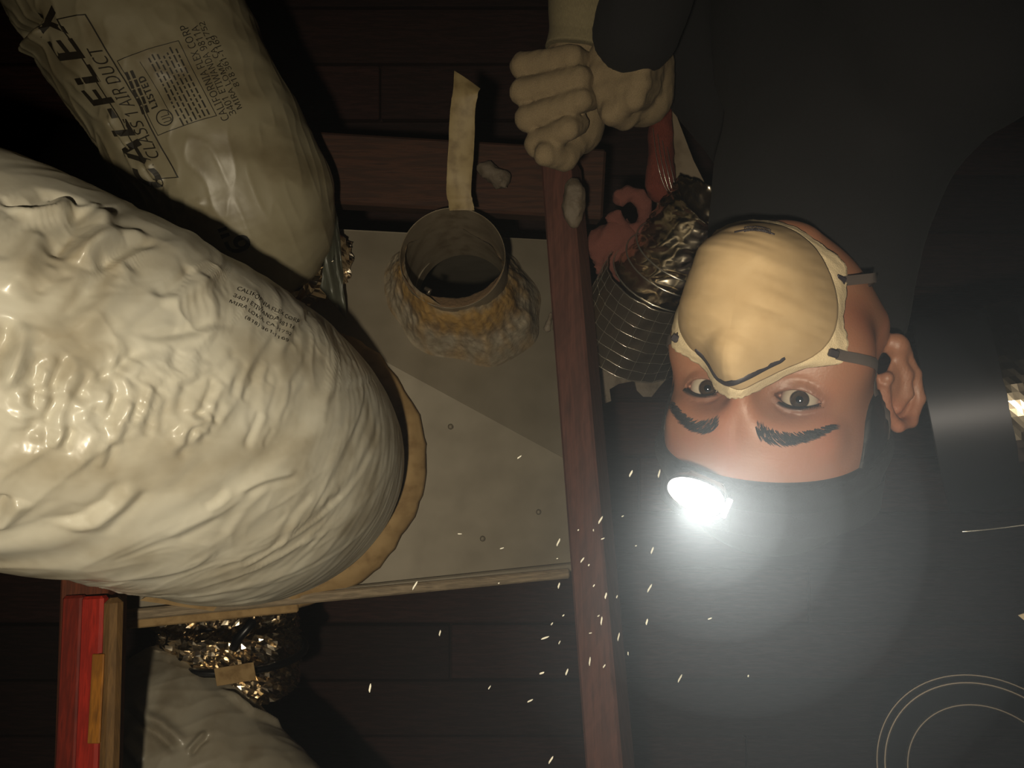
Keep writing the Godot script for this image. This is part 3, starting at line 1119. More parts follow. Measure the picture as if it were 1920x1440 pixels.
func open_collar() -> void:
	var ax := collar_axis()
	var rim := collar_rim()
	var base := collar_base()
	var len := rim.distance_to(base)
	var t := thing("open_collar", base, "open round duct collar sealed with rough mastic, facing the viewer", "collar")
	part("collar_tube", lathe([Vector2(0.0698, -0.012), Vector2(0.0698, len - 0.002), Vector2(0.0702, len), Vector2(0.0710, len), Vector2(0.0712, len - 0.002), Vector2(0.0712, -0.012)], base, ax, 72), M.collar_metal, t)
	# mastic: polar surface from the tube out to the sheet
	var b := look_basis(up_n)
	var v := PackedVector3Array()
	var col := PackedColorArray()
	var nu := 46
	var nv := 220
	var hub := base
	for i in nu:
		var u := float(i) / (nu - 1)
		for j in nv:
			var a := TAU * j / nv
			var dir := Vector2(cos(a), sin(a))          # x: picture left, y: picture bottom
			var low := clampf(0.5 + 0.5 * dir.y, 0.0, 1.0)
			var right := clampf(-dir.x * 0.8 + dir.y * 0.45, 0.0, 1.0)
			var lump := noise_r.get_noise_2d(dir.x * 1.4 + 2.0, dir.y * 1.4)
			var reach := 0.112 + 0.008 * dir.x * dir.x + 0.014 * right * right + 0.008 * lump
			var r := lerpf(0.0702, reach, u)
			var hgt := len * (0.62 + 0.28 * low + 0.06 * lump) * pow(1.0 - u, 1.5)
			hgt += 0.011 * (0.55 + 0.45 * low + 0.5 * right) * (1.0 - smoothstep(0.62, 1.0, u)) * smoothstep(0.0, 0.3, u)
			hgt += 0.020 * exp(-pow((u - 0.74) / 0.20, 2.0)) * exp(-(dir - Vector2(-0.86, 0.5)).length_squared() / 0.12)
			hgt += 0.012 * exp(-pow((u - 0.85) / 0.16, 2.0)) * exp(-(dir - Vector2(-0.5, 0.86)).length_squared() / 0.05)
			hgt -= 0.006 * exp(-pow((u - 0.42) / 0.06, 2.0)) * low
			var f1 := noise_r.get_noise_2d(dir.x * r * 42.0 + 9.0, dir.y * r * 42.0)
			var f2 := noise_a.get_noise_2d(dir.x * r * 90.0, dir.y * r * 90.0)
			var edge := 1.0 - pow(u, 8.0)
			hgt += edge * (0.005 * f1 + 0.0028 * f2 + 0.003)
			r += 0.0022 * f2 * sin(PI * u)
			if i == nu - 1: hgt = -0.001
			v.append(hub + b * Vector3(dir.x * r, dir.y * r, 0.0) + ax * maxf(hgt, -0.001))
			var yel := clampf(exp(-pow((u - 0.24) / 0.20, 2.0)) * (0.45 + 0.9 * low) + 0.5 * f1, 0.0, 1.0)
			var c := Color(0.36, 0.31, 0.235).lerp(Color(0.42, 0.26, 0.085), yel)
			c = c.lerp(Color(0.20, 0.15, 0.10), clampf(-f2 * 0.9 - 0.1 + 0.5 * exp(-pow((u - 0.44) / 0.08, 2.0)), 0.0, 0.8))
			col.append(c)
	part("mastic_ring", mk(v, grid_faces(nu, nv, true), PackedVector2Array(), col), M.mastic, t, "lumpy grey and yellow mastic")
	# torn fibre lining just inside the mouth
	var v3 := PackedVector3Array()
	var cb := collar_basis()
	for i in 8:
		var u := i / 7.0
		for j in 60:
			var a := lerpf(0.12 * PI, 0.93 * PI, j / 59.0)
			var r := 0.0690 - 0.016 * sin(PI * j / 59.0) * u - 0.002 * noise_a.get_noise_2d(j * 0.07, u * 1.0)
			v3.append(rim + cb * Vector3(cos(a) * r, sin(a) * r, -0.002 - 0.010 * u - 0.004 * noise_a.get_noise_2d(j * 0.05, 3.0)))
	part("torn_lining", sheet(v3, 8, 60, 0.002), M.lining_brown, t, "torn brownish lining in the mouth")
	var lug := [P(797, 541, 1.018), P(806, 545, 1.016), P(802, 552, 1.018)]
	part("metal_tab", tube(lug, [0.003, 0.004, 0.003], 8), M.foil_dull, t)

func tape_strap() -> void:
	var t := thing("tape_strap", P(864, 270, 1.0), "tan tape strip stuck to the rim of the open collar, hanging straight", "tape")
	var line := [P(866, 394, 1.016), P(863, 376, 1.016), P(860, 362, 1.012), P(861, 330, 1.004), P(865, 270, 1.0), P(867, 210, 0.992), P(872, 175, 0.985), P(876, 148, 0.992)]
	var pts := spline(line, 40)
	var v := PackedVector3Array()
	for i in 40:
		var u := i / 39.0
		var w := 0.0165 + 0.001 * noise_a.get_noise_1d(u * 6.0)
		for j in 9:
			var x := lerpf(-1, 1, j / 8.0)
			var cut := 0.016 * x if u > 0.96 else 0.0
			v.append(pts[i] + Vector3(-x * w, -0.012 * x * clampf((u - 0.85) / 0.15, 0, 1) * -1.0 + cut * 0.0, 0.0025 * x * sin(u * 9.0) - 0.002 * x * x))
	part("strip", sheet(v, 40, 9, 0.0006), M.tape, t)

# ---------------------------------------------------------------- timbers
func to_ceiling(a: Vector3, b: Vector3) -> Vector3:
	return a + (b - a) * ((2.675 - a.y) / (b.y - a.y))

func timbers() -> void:
	var t := thing("red_post", P(1060, 430, 1.0), "reddish-brown wooden post standing in front of the plenum, mid picture", "post")
	part("post_body", bar(P(1052, 305, 1.02), to_ceiling(P(1052, 305, 1.02), P(1152, 1520, 0.82)), 0.040, 0.060, Vector3(0.35, 0, 1), 0.003), M.wood_red, t)
	for k in 2:
		var q: Vector2 = [Vector2(1046, 602), Vector2(1030, 604)][k]
		part("mastic_smear", blob(P(q.x, q.y, 0.95) - Vector3(0.02, 0.02, 0.02), P(q.x, q.y, 0.95) + Vector3(0.02, 0.02, 0.02), 0.0018, func(p: Vector3) -> float: return cap(p, P(q.x + 3, q.y - 16, 0.955), P(q.x - 4, q.y + 12, 0.955), 0.0022, 0.0048) + 0.0012 * noise_a.get_noise_3d(p.x * 160, p.y * 160, p.z * 160)), M.mastic_plain, t, "dried mastic smear")
	part("mastic_lump", blob(P(1078, 378, 0.93) - Vector3(0.05, 0.06, 0.05), P(1078, 378, 0.93) + Vector3(0.05, 0.06, 0.05), 0.004, func(p: Vector3) -> float: return ell(p - P(1076, 380, 0.958), Vector3(0.015, 0.031, 0.012)) + 0.008 * noise_a.get_noise_3d(p.x * 40, p.y * 40, p.z * 40)), M.mastic_plain, t, "round grey mastic lump")
	var b := thing("cross_beam", P(800, 330, 1.15), "brown cross beam behind the tape strip and the open collar", "beam")
	part("beam_body", bar(P(560, 318, 1.16), P(1130, 352, 1.17), 0.105, 0.045, Vector3(0, 0, 1), 0.004), M.wood_beam, b)
	part("mastic_lump", blob(P(925, 325, 1.12) - Vector3(0.06, 0.05, 0.05), P(925, 325, 1.12) + Vector3(0.06, 0.05, 0.05), 0.004, func(p: Vector3) -> float: return cap(p, P(912, 318, 1.122), P(940, 336, 1.122), 0.012, 0.014) + 0.007 * noise_a.get_noise_3d(p.x * 50, p.y * 50, p.z * 50)), M.mastic_plain, b, "pale mastic lump")
	# red-painted post at the lower left
	var p := thing("painted_post", P(165, 1260, 0.86), "red-painted wooden post with a yellow patch below the largest duct", "post")
	part("post_body", bar(P(180, 1040, 0.905), to_ceiling(P(180, 1040, 0.905), P(166, 1520, 0.87)), 0.052, 0.060, Vector3(-0.1, 0, 1), 0.003), M.wood_brown_upright, p)
	part("painted_face", bar(P(141, 1116, 0.864), to_ceiling(P(141, 1116, 0.864), P(124, 1520, 0.826)), 0.025, 0.012, Vector3(0.1, 0, 1), 0.003), M.paint_red_dark, p, "dark red painted board")
	part("painted_face", bar(P(179, 1117, 0.860), to_ceiling(P(179, 1117, 0.860), P(163, 1520, 0.822)), 0.026, 0.014, Vector3(0.1, 0, 1), 0.003), M.paint_red, p, "bright red painted strip")
	part("side_batten", bar(P(214, 1118, 0.872), to_ceiling(P(214, 1118, 0.872), P(203, 1520, 0.836)), 0.019, 0.05, Vector3(-0.5, 0, 1), 0.006), M.wood_tan_upright, p, "bare tan batten")
	part("paint_patch", bar(P(185, 1226, 0.8395), P(176, 1394, 0.8235), 0.014, 0.003, Vector3(0.1, 0, 1), 0.001), M.paint_yellow, p, "worn yellow patch")
	# wood ledge under the plenum's edge
	var l := thing("wood_ledge", P(420, 1130, 1.0), "tan bare wood ledge along the plenum edge under the largest duct", "ledge")
	part("ledge_board", bar(on_plane(232, 1150, pl_o, pl_n) + pl_n * 0.014, on_plane(1062, 1072, pl_o, pl_n) + pl_n * 0.014, 0.014, 0.008, pl_n, 0.003), M.wood_tan, l)
	var prev := on_plane(560, 1112, pl_o, pl_n) + pl_n * 0.02
	part("paper_scrap", flat_poly(PackedVector2Array([Vector2(262, 1126), Vector2(318, 1092), Vector2(385, 1098), Vector2(414, 1128), Vector2(400, 1146)]), prev, pl_n, 0.0015), M.kraft, l, "torn tan paper scrap")
	part("edge_strip", bar(on_plane(232, 1168, pl_o, pl_n) + pl_n * 0.008, on_plane(560, 1136, pl_o, pl_n) + pl_n * 0.008, 0.012, 0.012, pl_n, 0.002), M.kraft, l)

# ---------------------------------------------------------------- silver duct behind the mask
func silver_duct() -> void:
	var a := P(1178, 640, 1.08)
	var b := P(1236, 520, 1.0)
	var c := P(1345, 395, 0.93)
	var ax := (b - a).normalized()
	var t := thing("silver_duct", b, "silver foil duct with a square scrim, behind the respirator", "duct")
	var bb := look_basis(ax)
	var la := a.distance_to(b)
	var v := PackedVector3Array()
	var r := RandomNumberGenerator.new()
	r.seed = 8
	var nu := 16
	var nv := 72
	for i in nu:
		var u := i / (nu - 1.0)
		for j in nv:
			var g := TAU * j / nv
			var rad := lerpf(0.078, 0.070, u) + 0.003 * noise_a.get_noise_2d(g * 3.0, u * 3.0)
			v.append(a + bb * Vector3(cos(g) * rad, sin(g) * rad, la * u))
	part("scrim_jacket", sheet(v, nu, nv, 0.001, true), M.foil_dull, t)
	var lines := []
	for k in 26:
		var g := TAU * k / 26.0
		var pts := []
		for i in 9:
			var u := i / 8.0
			var rad := lerpf(0.0795, 0.0715, u) + 0.003 * noise_a.get_noise_2d(g * 3.0, u * 3.0)
			pts.append(a + bb * Vector3(cos(g) * rad, sin(g) * rad, la * u))
		lines.append(tube(pts, [0.00055], 4))
	for i in 8:
		var u := i / 7.0
		var pts := []
		for k in 49:
			var g := TAU * k / 48.0
			var rad := lerpf(0.0795, 0.0715, u) + 0.003 * noise_a.get_noise_2d(g * 3.0, u * 3.0)
			pts.append(a + bb * Vector3(cos(g) * rad, sin(g) * rad, la * u))
		lines.append(tube(pts, [0.00055], 4))
	var sc := part("scrim_grid", join(lines), M.wire, t, "fine square scrim threads")
	sc.set_meta("kind", "stuff")
	# crumpled bare foil run
	var path := spline([b - ax * 0.02, b.lerp(c, 0.35) + Vector3(-0.004, 0.004, 0), b.lerp(c, 0.7), c], 30)
	var v2 := PackedVector3Array()
	var sd := ax.cross(Vector3.UP).normalized()
	for i in 30:
		var tg: Vector3 = (path[mini(i + 1, 29)] - path[maxi(i - 1, 0)]).normalized()
		sd = (sd - tg * sd.dot(tg)).normalized()
		var w := tg.cross(sd)
		for j in 60:
			var g := TAU * j / 60.0
			var rr := 1.0 - absf(noise_r.get_noise_2d(g * 3.0 + i * 0.05, i * 0.22))
			var rad := 0.058 + 0.006 * noise_a.get_noise_2d(cos(g) * 3.0, i * 0.12 + sin(g) * 3.0) + 0.004 * rr * rr * rr + r.randf_range(-0.0004, 0.0004)
			v2.append(path[i] + (sd * cos(g) + w * sin(g)) * rad)
	part("foil_wrap", sheet(v2, 30, 60, 0.0008, true), M.foil, t, "crumpled shiny foil")
	for k in 3:
		var o: Vector3 = path[4 + k * 4]
		var pts := []
		for q in 41:
			var g := TAU * q / 40.0
			pts.append(o + bb * Vector3(cos(g), sin(g), 0) * (0.071 - 0.002 * k))
		part("wire_ring", tube(pts, [0.0011], 6), M.wire, t, "bright wire ring")
	# pink fibre batts torn open beside it
	var f := thing("pink_insulation", P(1150, 470, 1.0), "torn pink fibre insulation left of the silver duct", "insulation")
	part("batt", blob(P(1150, 440, 1.02) - Vector3(0.10, 0.12, 0.06), P(1150, 440, 1.02) + Vector3(0.10, 0.12, 0.06), 0.004, func(p: Vector3) -> float:
		var d := cap(p, P(1128, 455, 1.04), P(1160, 520, 1.05), 0.022, 0.026)
		d = smin(d, cap(p, P(1165, 440, 1.03), P(1185, 500, 1.03), 0.022, 0.024), 0.02)
		return d + 0.010 * noise_a.get_noise_3d(p.x * 28, p.y * 28, p.z * 28)), M.pink_fibre, f)
	part("tuft", blob(P(1175, 395, 1.0) - Vector3(0.07, 0.07, 0.06), P(1175, 395, 1.0) + Vector3(0.07, 0.07, 0.06), 0.004, func(p: Vector3) -> float:
		var d := 1e9
		for k in 8:
			var g0 := 0.4 + k * 0.62
			var g1 := g0 + 0.62
			d = minf(d, cap(p, P(1180, 398, 1.02) + Vector3(cos(g0) * 0.021, sin(g0) * 0.027, 0), P(1180, 398, 1.02) + Vector3(cos(g1) * 0.021, sin(g1) * 0.027, 0), 0.011, 0.011))
		return d + 0.007 * noise_a.get_noise_3d(p.x * 40, p.y * 40, p.z * 40)), M.pink_fibre, f, "curled pink tuft")
	var s := thing("red_insulation", P(1240, 270, 1.0), "narrow red fibre strip running past the gloved hands to the silver duct", "insulation")
	part("strip", blob(P(1238, 270, 1.0) - Vector3(0.07, 0.13, 0.05), P(1238, 270, 1.0) + Vector3(0.07, 0.13, 0.05), 0.004, func(p: Vector3) -> float: return cap(p, P(1240, 155, 1.0), P(1238, 350, 1.0), 0.010, 0.020) + 0.005 * noise_a.get_noise_3d(p.x * 40, p.y * 20, p.z * 40)), M.red_fibre, s)
	var g := thing("grey_board", P(1290, 330, 1.04), "dull grey wedge-shaped board beside the red fibre strip", "board")
	part("board", flat_poly(PackedVector2Array([Vector2(1262, 200), Vector2(1300, 300), Vector2(1350, 400), Vector2(1355, 470), Vector2(1230, 440), Vector2(1235, 330)]), P(1290, 330, 1.05), Vector3(0.1, 0.1, 1).normalized(), 0.02), M.grey_board, g)
	for k in 4:
		var x := 1224 + k * 9
		part("loose_thread", tube(spline([P(x, 240 + k * 12, 0.97), P(x + 8, 300 + k * 6, 0.965), P(x + 20, 345 + k * 8, 0.97), P(x + 38, 372 + k * 9, 0.975)], 12), [0.0004], 4), M.wire, s)

# ---------------------------------------------------------------- right side
func right_side() -> void:
	var t := thing("dark_pipe", P(1840, 740, 0.95), "glossy dark round duct at the right edge with a foil band", "duct")
	# turned so that the work lamp's highlight runs along it
	var spot := P(1820, 778, 0.90)
	var hv := ((EYE - spot).normalized() + (Vector3(0.06, 1.745, 0.22) - spot).normalized()).normalized()
	var ax := hv.cross(Vector3(-0.2, 1, 0)).normalized()
	if ax.x > 0.0: ax = -ax
	var a := spot - hv * 0.130 - ax * 0.043
	part("pipe_body", lathe([Vector2(0.128, 0.0), Vector2(0.130, 0.002), Vector2(0.130, 0.30), Vector2(0.126, 0.30), Vector2(0.126, 0.0)], a, ax, 96), M.pipe_black, t)
	var v := PackedVector3Array()
	var bb := look_basis(ax)
	var r := RandomNumberGenerator.new()
	r.seed = 2
	for i in 6:
		for j in 90:
			var g := TAU * j / 90.0
			v.append(a + bb * Vector3(cos(g) * (0.1318 + r.randf_range(0, 0.0014)), sin(g) * (0.1318 + r.randf_range(0, 0.0014)), 0.082 + 0.006 * i + r.randf_range(-0.0008, 0.0008)))
	part("foil_band", sheet(v, 6, 90, 0.001, true, false), M.foil, t, "crinkled foil tape band")
	var w := thing("thin_wire", P(1860, 992, 0.6), "thin bright wire at the right edge", "wire")
	part("strand", tube(spline([P(1804, 997, 0.62), P(1840, 994, 0.615), P(1885, 989, 0.61), P(1960, 979, 0.60)], 12), [0.0007], 6), M.wire, w)
	var s := thing("bright_scrap", P(1925, 1156, 0.6), "small bright pale scrap at the right edge", "foil")
	part("scrap", flat_poly(PackedVector2Array([Vector2(1909, 1154), Vector2(1924, 1149), Vector2(1940, 1158), Vector2(1936, 1172), Vector2(1920, 1163)]), P(1925, 1156, 0.6), Vector3(0.35, 0.1, 1).normalized(), 0.001), M.mask_rim, s)  # pale matte scrap drawn as a bright spot at the edge
	# round collar with beads at the lower right corner
	var c := thing("beaded_collar", P(1845, 1480, 1.3), "round metal duct collar with raised beads in the lower right corner", "collar")
	var o := P(1848, 1462, 1.3)
	var ca := (EYE - o).normalized()
	var k := 1.3 / 0.75
	var prof := [Vector2(0.0955 * k, 0.0)]
	for i in 41:
		var z := -0.07 * i / 40.0
		var bead := 0.006 * (exp(-pow((z + 0.024) / 0.006, 2)) + exp(-pow((z + 0.060) / 0.006, 2)))
		prof.append(Vector2(0.0965 * k + bead, z))
	prof.append(Vector2(0.0965 * k, -0.58))
	prof.append(Vector2(0.0945 * k, -0.58))
	prof.append(Vector2(0.0945 * k, -0.002))
	part("collar_wall", lathe(prof, o, ca, 96), M.dark_metal, c)
	part("rim", lathe([Vector2(0.0945 * k, 0.0), Vector2(0.0965 * k, 0.003), Vector2(0.098 * k, 0.0), Vector2(0.0965 * k, -0.003)], o, ca, 96), M.foil_dull, c)
	part("bead", lathe([Vector2(0.0875 * k, -0.018), Vector2(0.0900 * k, -0.014), Vector2(0.0925 * k, -0.018), Vector2(0.0900 * k, -0.022)], o, ca, 96), M.foil_dull, c)
	part("inner_ring", lathe([Vector2(0.068 * k, -0.05), Vector2(0.070 * k, -0.047), Vector2(0.073 * k, -0.05), Vector2(0.073 * k, -0.06), Vector2(0.068 * k, -0.06)], o, ca, 96), M.foil_dull, c)

# ---------------------------------------------------------------- dust
func dust() -> void:
	var st := []
	var r := RandomNumberGenerator.new()
	r.seed = 77
	var spots := [[778, 1098, 10, 62], [1047, 1017, 8, 70], [862, 1001, 4, 0], [974, 857, 5, 40], [1092, 1050, 6, 60], [1106, 1240, 8, 85], [1133, 1249, 4, 60], [1160, 1194, 8, 80], [1022, 1196, 8, 20], [1128, 1164, 8, 85], [1136, 1117, 6, 80], [1275, 1272, 8, 60], [1033, 1425, 9, 65], [825, 1187, 6, 80], [918, 1289, 4, 60], [694, 1290, 8, 85], [1331, 1160, 4, 30], [1218, 1103, 9, 65], [1213, 1166, 6, 80], [1063, 1260, 6, 70], [1016, 1262, 5, 30], [994, 1314, 6, 30], [1223, 1032, 7, 75], [1236, 888, 8, 80], [1385, 962, 8, 60], [941, 1028, 4, 20], [1048, 1098, 6, 80], [1126, 975, 8, 60], [1183, 888, 7, 70], [1107, 1187, 3, 10], [1273, 893, 4, 40]]
	for s in spots:
		st.append(s)
	for k in 16:
		st.append([r.randfn(1120, 90), r.randfn(1070, 120), r.randf_range(1.5, 4), r.randf_range(20, 100)])
	var list := []
	for s in st:
		var d := r.randf_range(0.50, 0.62)
		var l: float = s[2] / F * d
		var a := deg_to_rad(-s[3])
		var c := P(s[0], s[1], d)
		var e := Vector3(-cos(a), sin(a), r.randf_range(-0.3, 0.3)) * l
		var w := 0.0005 if s[2] < 5 else 0.0007
		list.append(tube([c - e, c - e * 0.5 + Vector3(0.0002, 0, 0), c + e * 0.5, c + e], [w * 0.3, w, w, w * 0.3], 5))
	var o := part("dust_specks", join(list), M.dust)
	tag(o, "bright specks and fibres of dust floating around the red post", "dust", "", "stuff")

# ---------------------------------------------------------------- the technician
var hb: Basis                 # head axes: x his left, y crown, z face
var ho: Vector3               # head centre, between the ears at eye height
var neck_local: Vector3

func H(x: float, y: float, z: float) -> Vector3:
	return ho + hb * Vector3(x, y, z)

const EYE_C := Vector3(0.0318, -0.001, 0.0672)

func cran(p: Vector3) -> float:
	var q := Vector3(absf(p.x), p.y, p.z)
	var d := ell(p - Vector3(0, 0.022, -0.010), Vector3(0.0765, 0.092, 0.098))
	d = smin(d, ell(q - Vector3(0, 0.03, 0.035), Vector3(0.064, 0.052, 0.053)), 0.02)
	return d

func head_sd(p: Vector3) -> float:
	var q := Vector3(absf(p.x), p.y, p.z)
	var d := cran(p)
	d = smin(d, ell(q - Vector3(0, -0.042, 0.026), Vector3(0.066, 0.080, 0.060)), 0.02)
	d = smin(d, cap(q, Vector3(0.050, -0.062, -0.004), Vector3(0.016, -0.104, 0.060), 0.022, 0.017), 0.02)
	d = smin(d, (q - Vector3(0, -0.104, 0.064)).length() - 0.018, 0.015)
	d = smin(d, (q - Vector3(0.044, -0.034, 0.050)).length() - 0.025, 0.022)
	d = smin(d, cap(q, Vector3(0.010, 0.022, 0.083), Vector3(0.046, 0.024, 0.061), 0.0085, 0.010), 0.014)
	d = smin(d, cap(p, Vector3(0, 0.014, 0.084), Vector3(0, -0.036, 0.109), 0.0075, 0.012), 0.014)
	# ears
	var e := q - Vector3(0.0745, -0.024, -0.020)
	if e.length_squared() < 0.0045:
		var o := Vector3(0.0, 0, 0)
		o.z = e.z * 0.87 + e.x * 0.5       # forward within the ear plate
		o.x = e.x * 0.87 + e.z * -0.0 + e.z * 0.5 * -0.0
		var nrm := e.x * 0.87 - (-e.z) * 0.5   # outwards, back edge standing off
		nrm = e.x * 0.85 + e.z * 0.45
		var fw := e.z * 0.85 - e.x * 0.45
		var w := Vector3(nrm, e.y, fw)
		var plate := ell(w - Vector3(0.002, 0.003, -0.010), Vector3(0.0042, 0.028, 0.017))
		var rimp := [Vector3(0.003, 0.006, 0.008), Vector3(0.006, 0.022, 0.006), Vector3(0.008, 0.031, -0.006), Vector3(0.008, 0.026, -0.020), Vector3(0.008, 0.008, -0.026), Vector3(0.006, -0.010, -0.020), Vector3(0.003, -0.024, -0.010), Vector3(0.002, -0.032, 0.001)]
		for k in 7: plate = smin(plate, cap(w, rimp[k], rimp[k + 1], 0.0042, 0.0042), 0.003)
		var anti := [Vector3(0.006, 0.018, -0.006), Vector3(0.0075, 0.006, -0.013), Vector3(0.006, -0.008, -0.011), Vector3(0.004, -0.018, -0.004)]
		for k in 3: plate = smin(plate, cap(w, anti[k], anti[k + 1], 0.0034, 0.0034), 0.004)
		plate = smin(plate, (w - Vector3(0.002, -0.028, -0.001)).length() - 0.0078, 0.006)
		plate = smin(plate, (w - Vector3(0.004, -0.003, 0.008)).length() - 0.0045, 0.004)
		d = smin(d, plate, 0.006)
	# eyes
	var f := q - EYE_C
	if f.length_squared() < 0.0020:
		var sock := ell(q - Vector3(0.0325, 0.001, 0.094), Vector3(0.021, 0.0135, 0.0155))
		var h := maxf(0.012 - absf(-sock - d), 0.0) / 0.012
		d = maxf(d, -sock) + h * h * 0.012 * 0.25
		d = smin(d, f.length() - 0.0141, 0.005)
		var u := f.x / 0.0150
		if f.z > 0.0 and absf(u) < 1.25:
			var k := 1.0 - minf(u * u, 1.6)
			var tilt := 0.0010 * u - 0.0004
			var hi := 0.0058 * k * (1.0 - 0.12 * u) + tilt
			var lo := -0.0052 * k * (1.0 + 0.2 * u) + tilt
			d += 0.0011 * exp(-pow((f.y - hi - 0.0052) / 0.0012, 2.0)) * clampf(k + 0.5, 0.0, 1.0)
			d += 0.0007 * exp(-pow((f.y - lo + 0.0075) / 0.0016, 2.0)) * clampf(k + 0.3, 0.0, 1.0)
			var cut := maxf(maxf(f.y - hi, lo - f.y), f.length() - 0.022)
			d = maxf(d, -cut)
	# neck
	d = smin(d, cap(p, Vector3(0, -0.045, -0.035), neck_local, 0.054, 0.062), 0.025)
	return d

var joints := {}

func body_sd(p: Vector3) -> float:
	var j := joints
	var d := cap(p, j.neck, j.chest, 0.060, 0.10)
	d = smin(d, cap(p, H(0, -0.07, -0.035), j.neck, 0.052, 0.058), 0.03)
	d = smin(d, cap(p, j.chest, j.belly, 0.125, 0.125), 0.08)
	d = smin(d, cap(p, j.belly, j.hip, 0.125, 0.135), 0.08)
	for s in ["r", "l"]:
		d = smin(d, cap(p, j.chest + Vector3(0, 0.06, 0), j[s + "sh"], 0.07, 0.055), 0.06)
		d = smin(d, cap(p, j[s + "sh"], j[s + "el"], 0.050, 0.038), 0.03)
		d = smin(d, cap(p, j[s + "el"], j[s + "wr"], 0.040, 0.022), 0.01)
		d = smin(d, cap(p, j[s + "wr"], j[s + "ha"], 0.022, 0.020), 0.005)
		d = smin(d, cap(p, j[s + "hp"], j[s + "kn"], 0.082, 0.055), 0.06)
		d = smin(d, cap(p, j[s + "kn"], j[s + "an"], 0.056, 0.040), 0.02)
		d = smin(d, cap(p, j[s + "an"], j[s + "to"], 0.040, 0.030), 0.02)
	return d

func shirt_sd(p: Vector3) -> float:
	var j := joints
	var d := cap(p, H(0, -0.07, -0.035).lerp(j.neck, 0.50), j.chest, 0.082, 0.118)
	d = smin(d, cap(p, j.chest, j.belly, 0.138, 0.138), 0.08)
	d = smin(d, cap(p, j.belly, j.hip, 0.138, 0.150), 0.08)
	for s in ["r", "l"]:
		d = smin(d, cap(p, j.chest + Vector3(0, 0.06, 0), j[s + "sh"], 0.082, 0.067), 0.06)
		var mid: Vector3 = j[s + "sh"].lerp(j[s + "el"], 0.8)
		d = smin(d, cap(p, j[s + "sh"], mid, 0.063, 0.056), 0.03)
		if s == "l": continue
		d = smin(d, cap(p, mid, j[s + "el"], 0.056, 0.052), 0.03)
		d = smin(d, cap(p, j[s + "el"], j[s + "el"].lerp(j[s + "wr"], 1.02), 0.052, 0.040), 0.02)  # right forearm sleeve stands in for shade on bare skin
	var q := hb.inverse() * (p - ho)
	var nc := maxf(cap(p, H(0, -0.03, -0.045), j.neck, 0.078, 0.090), q.y + 0.104 + 0.54 * q.z)
	d = smin(d, nc, 0.02)
	return d + 0.005 * noise_a.get_noise_3d(p.x * 9, p.y * 9, p.z * 9)

func trousers_sd(p: Vector3) -> float:
	var j := joints
	var d := cap(p, j.hip + Vector3(0, 0.04, 0), j.hip, 0.138, 0.147)
	for s in ["r", "l"]:
		d = smin(d, cap(p, j[s + "hp"], j[s + "kn"], 0.097, 0.072), 0.06)
		d = smin(d, cap(p, j[s + "kn"], j[s + "an"] + Vector3(0, 0.03, 0), 0.072, 0.062), 0.02)
	return d + 0.006 * noise_a.get_noise_3d(p.x * 8, p.y * 8, p.z * 8)

# a gloved fist: fingers run from the knuckles (hidden behind) to the picture's left, then fold back towards the viewer's right
func fist_sd(p: Vector3, g: Dictionary) -> float:
	var d := 1e9
	for k in 4:
		var a: Array = g.f[k]
		var fd := cap(p, a[0], a[1], 0.0128, 0.0126)
		fd = smin(fd, cap(p, a[1], a[2], 0.0126, 0.0118), 0.004)
		fd = minf(fd, cap(p, a[2], a[3], 0.0116, 0.0106))
		d = smin(d, fd, 0.0045)
	d = smin(d, cap(p, g.palm[0], g.palm[1], 0.030, 0.028), 0.02)
	d = smin(d, cap(p, g.palm[1], g.palm[2], 0.028, 0.027), 0.02)
	d = smin(d, cap(p, g.palm[2], g.wrist, 0.030, 0.030), 0.02)
	var t := cap(p, g.th[0], g.th[1], 0.0150, 0.0130)
	t = smin(t, cap(p, g.th[1], g.th[2], 0.0128, 0.0112), 0.004)
	d = smin(d, t, 0.006)
	return d + 0.0012 * noise_a.get_noise_3d(p.x * 90, p.y * 90, p.z * 90)

func skin_color(p: Vector3) -> Color:
	var n := noise_a.get_noise_3d(p.x * 18, p.y * 18, p.z * 18)
	var c := Color(0.31, 0.145, 0.085).lerp(Color(0.34, 0.13, 0.075), clampf(0.3 + n, 0, 1))
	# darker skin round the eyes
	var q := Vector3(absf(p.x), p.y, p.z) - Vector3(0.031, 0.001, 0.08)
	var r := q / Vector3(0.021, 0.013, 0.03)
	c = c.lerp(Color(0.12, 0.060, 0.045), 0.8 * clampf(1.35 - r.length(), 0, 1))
	return c

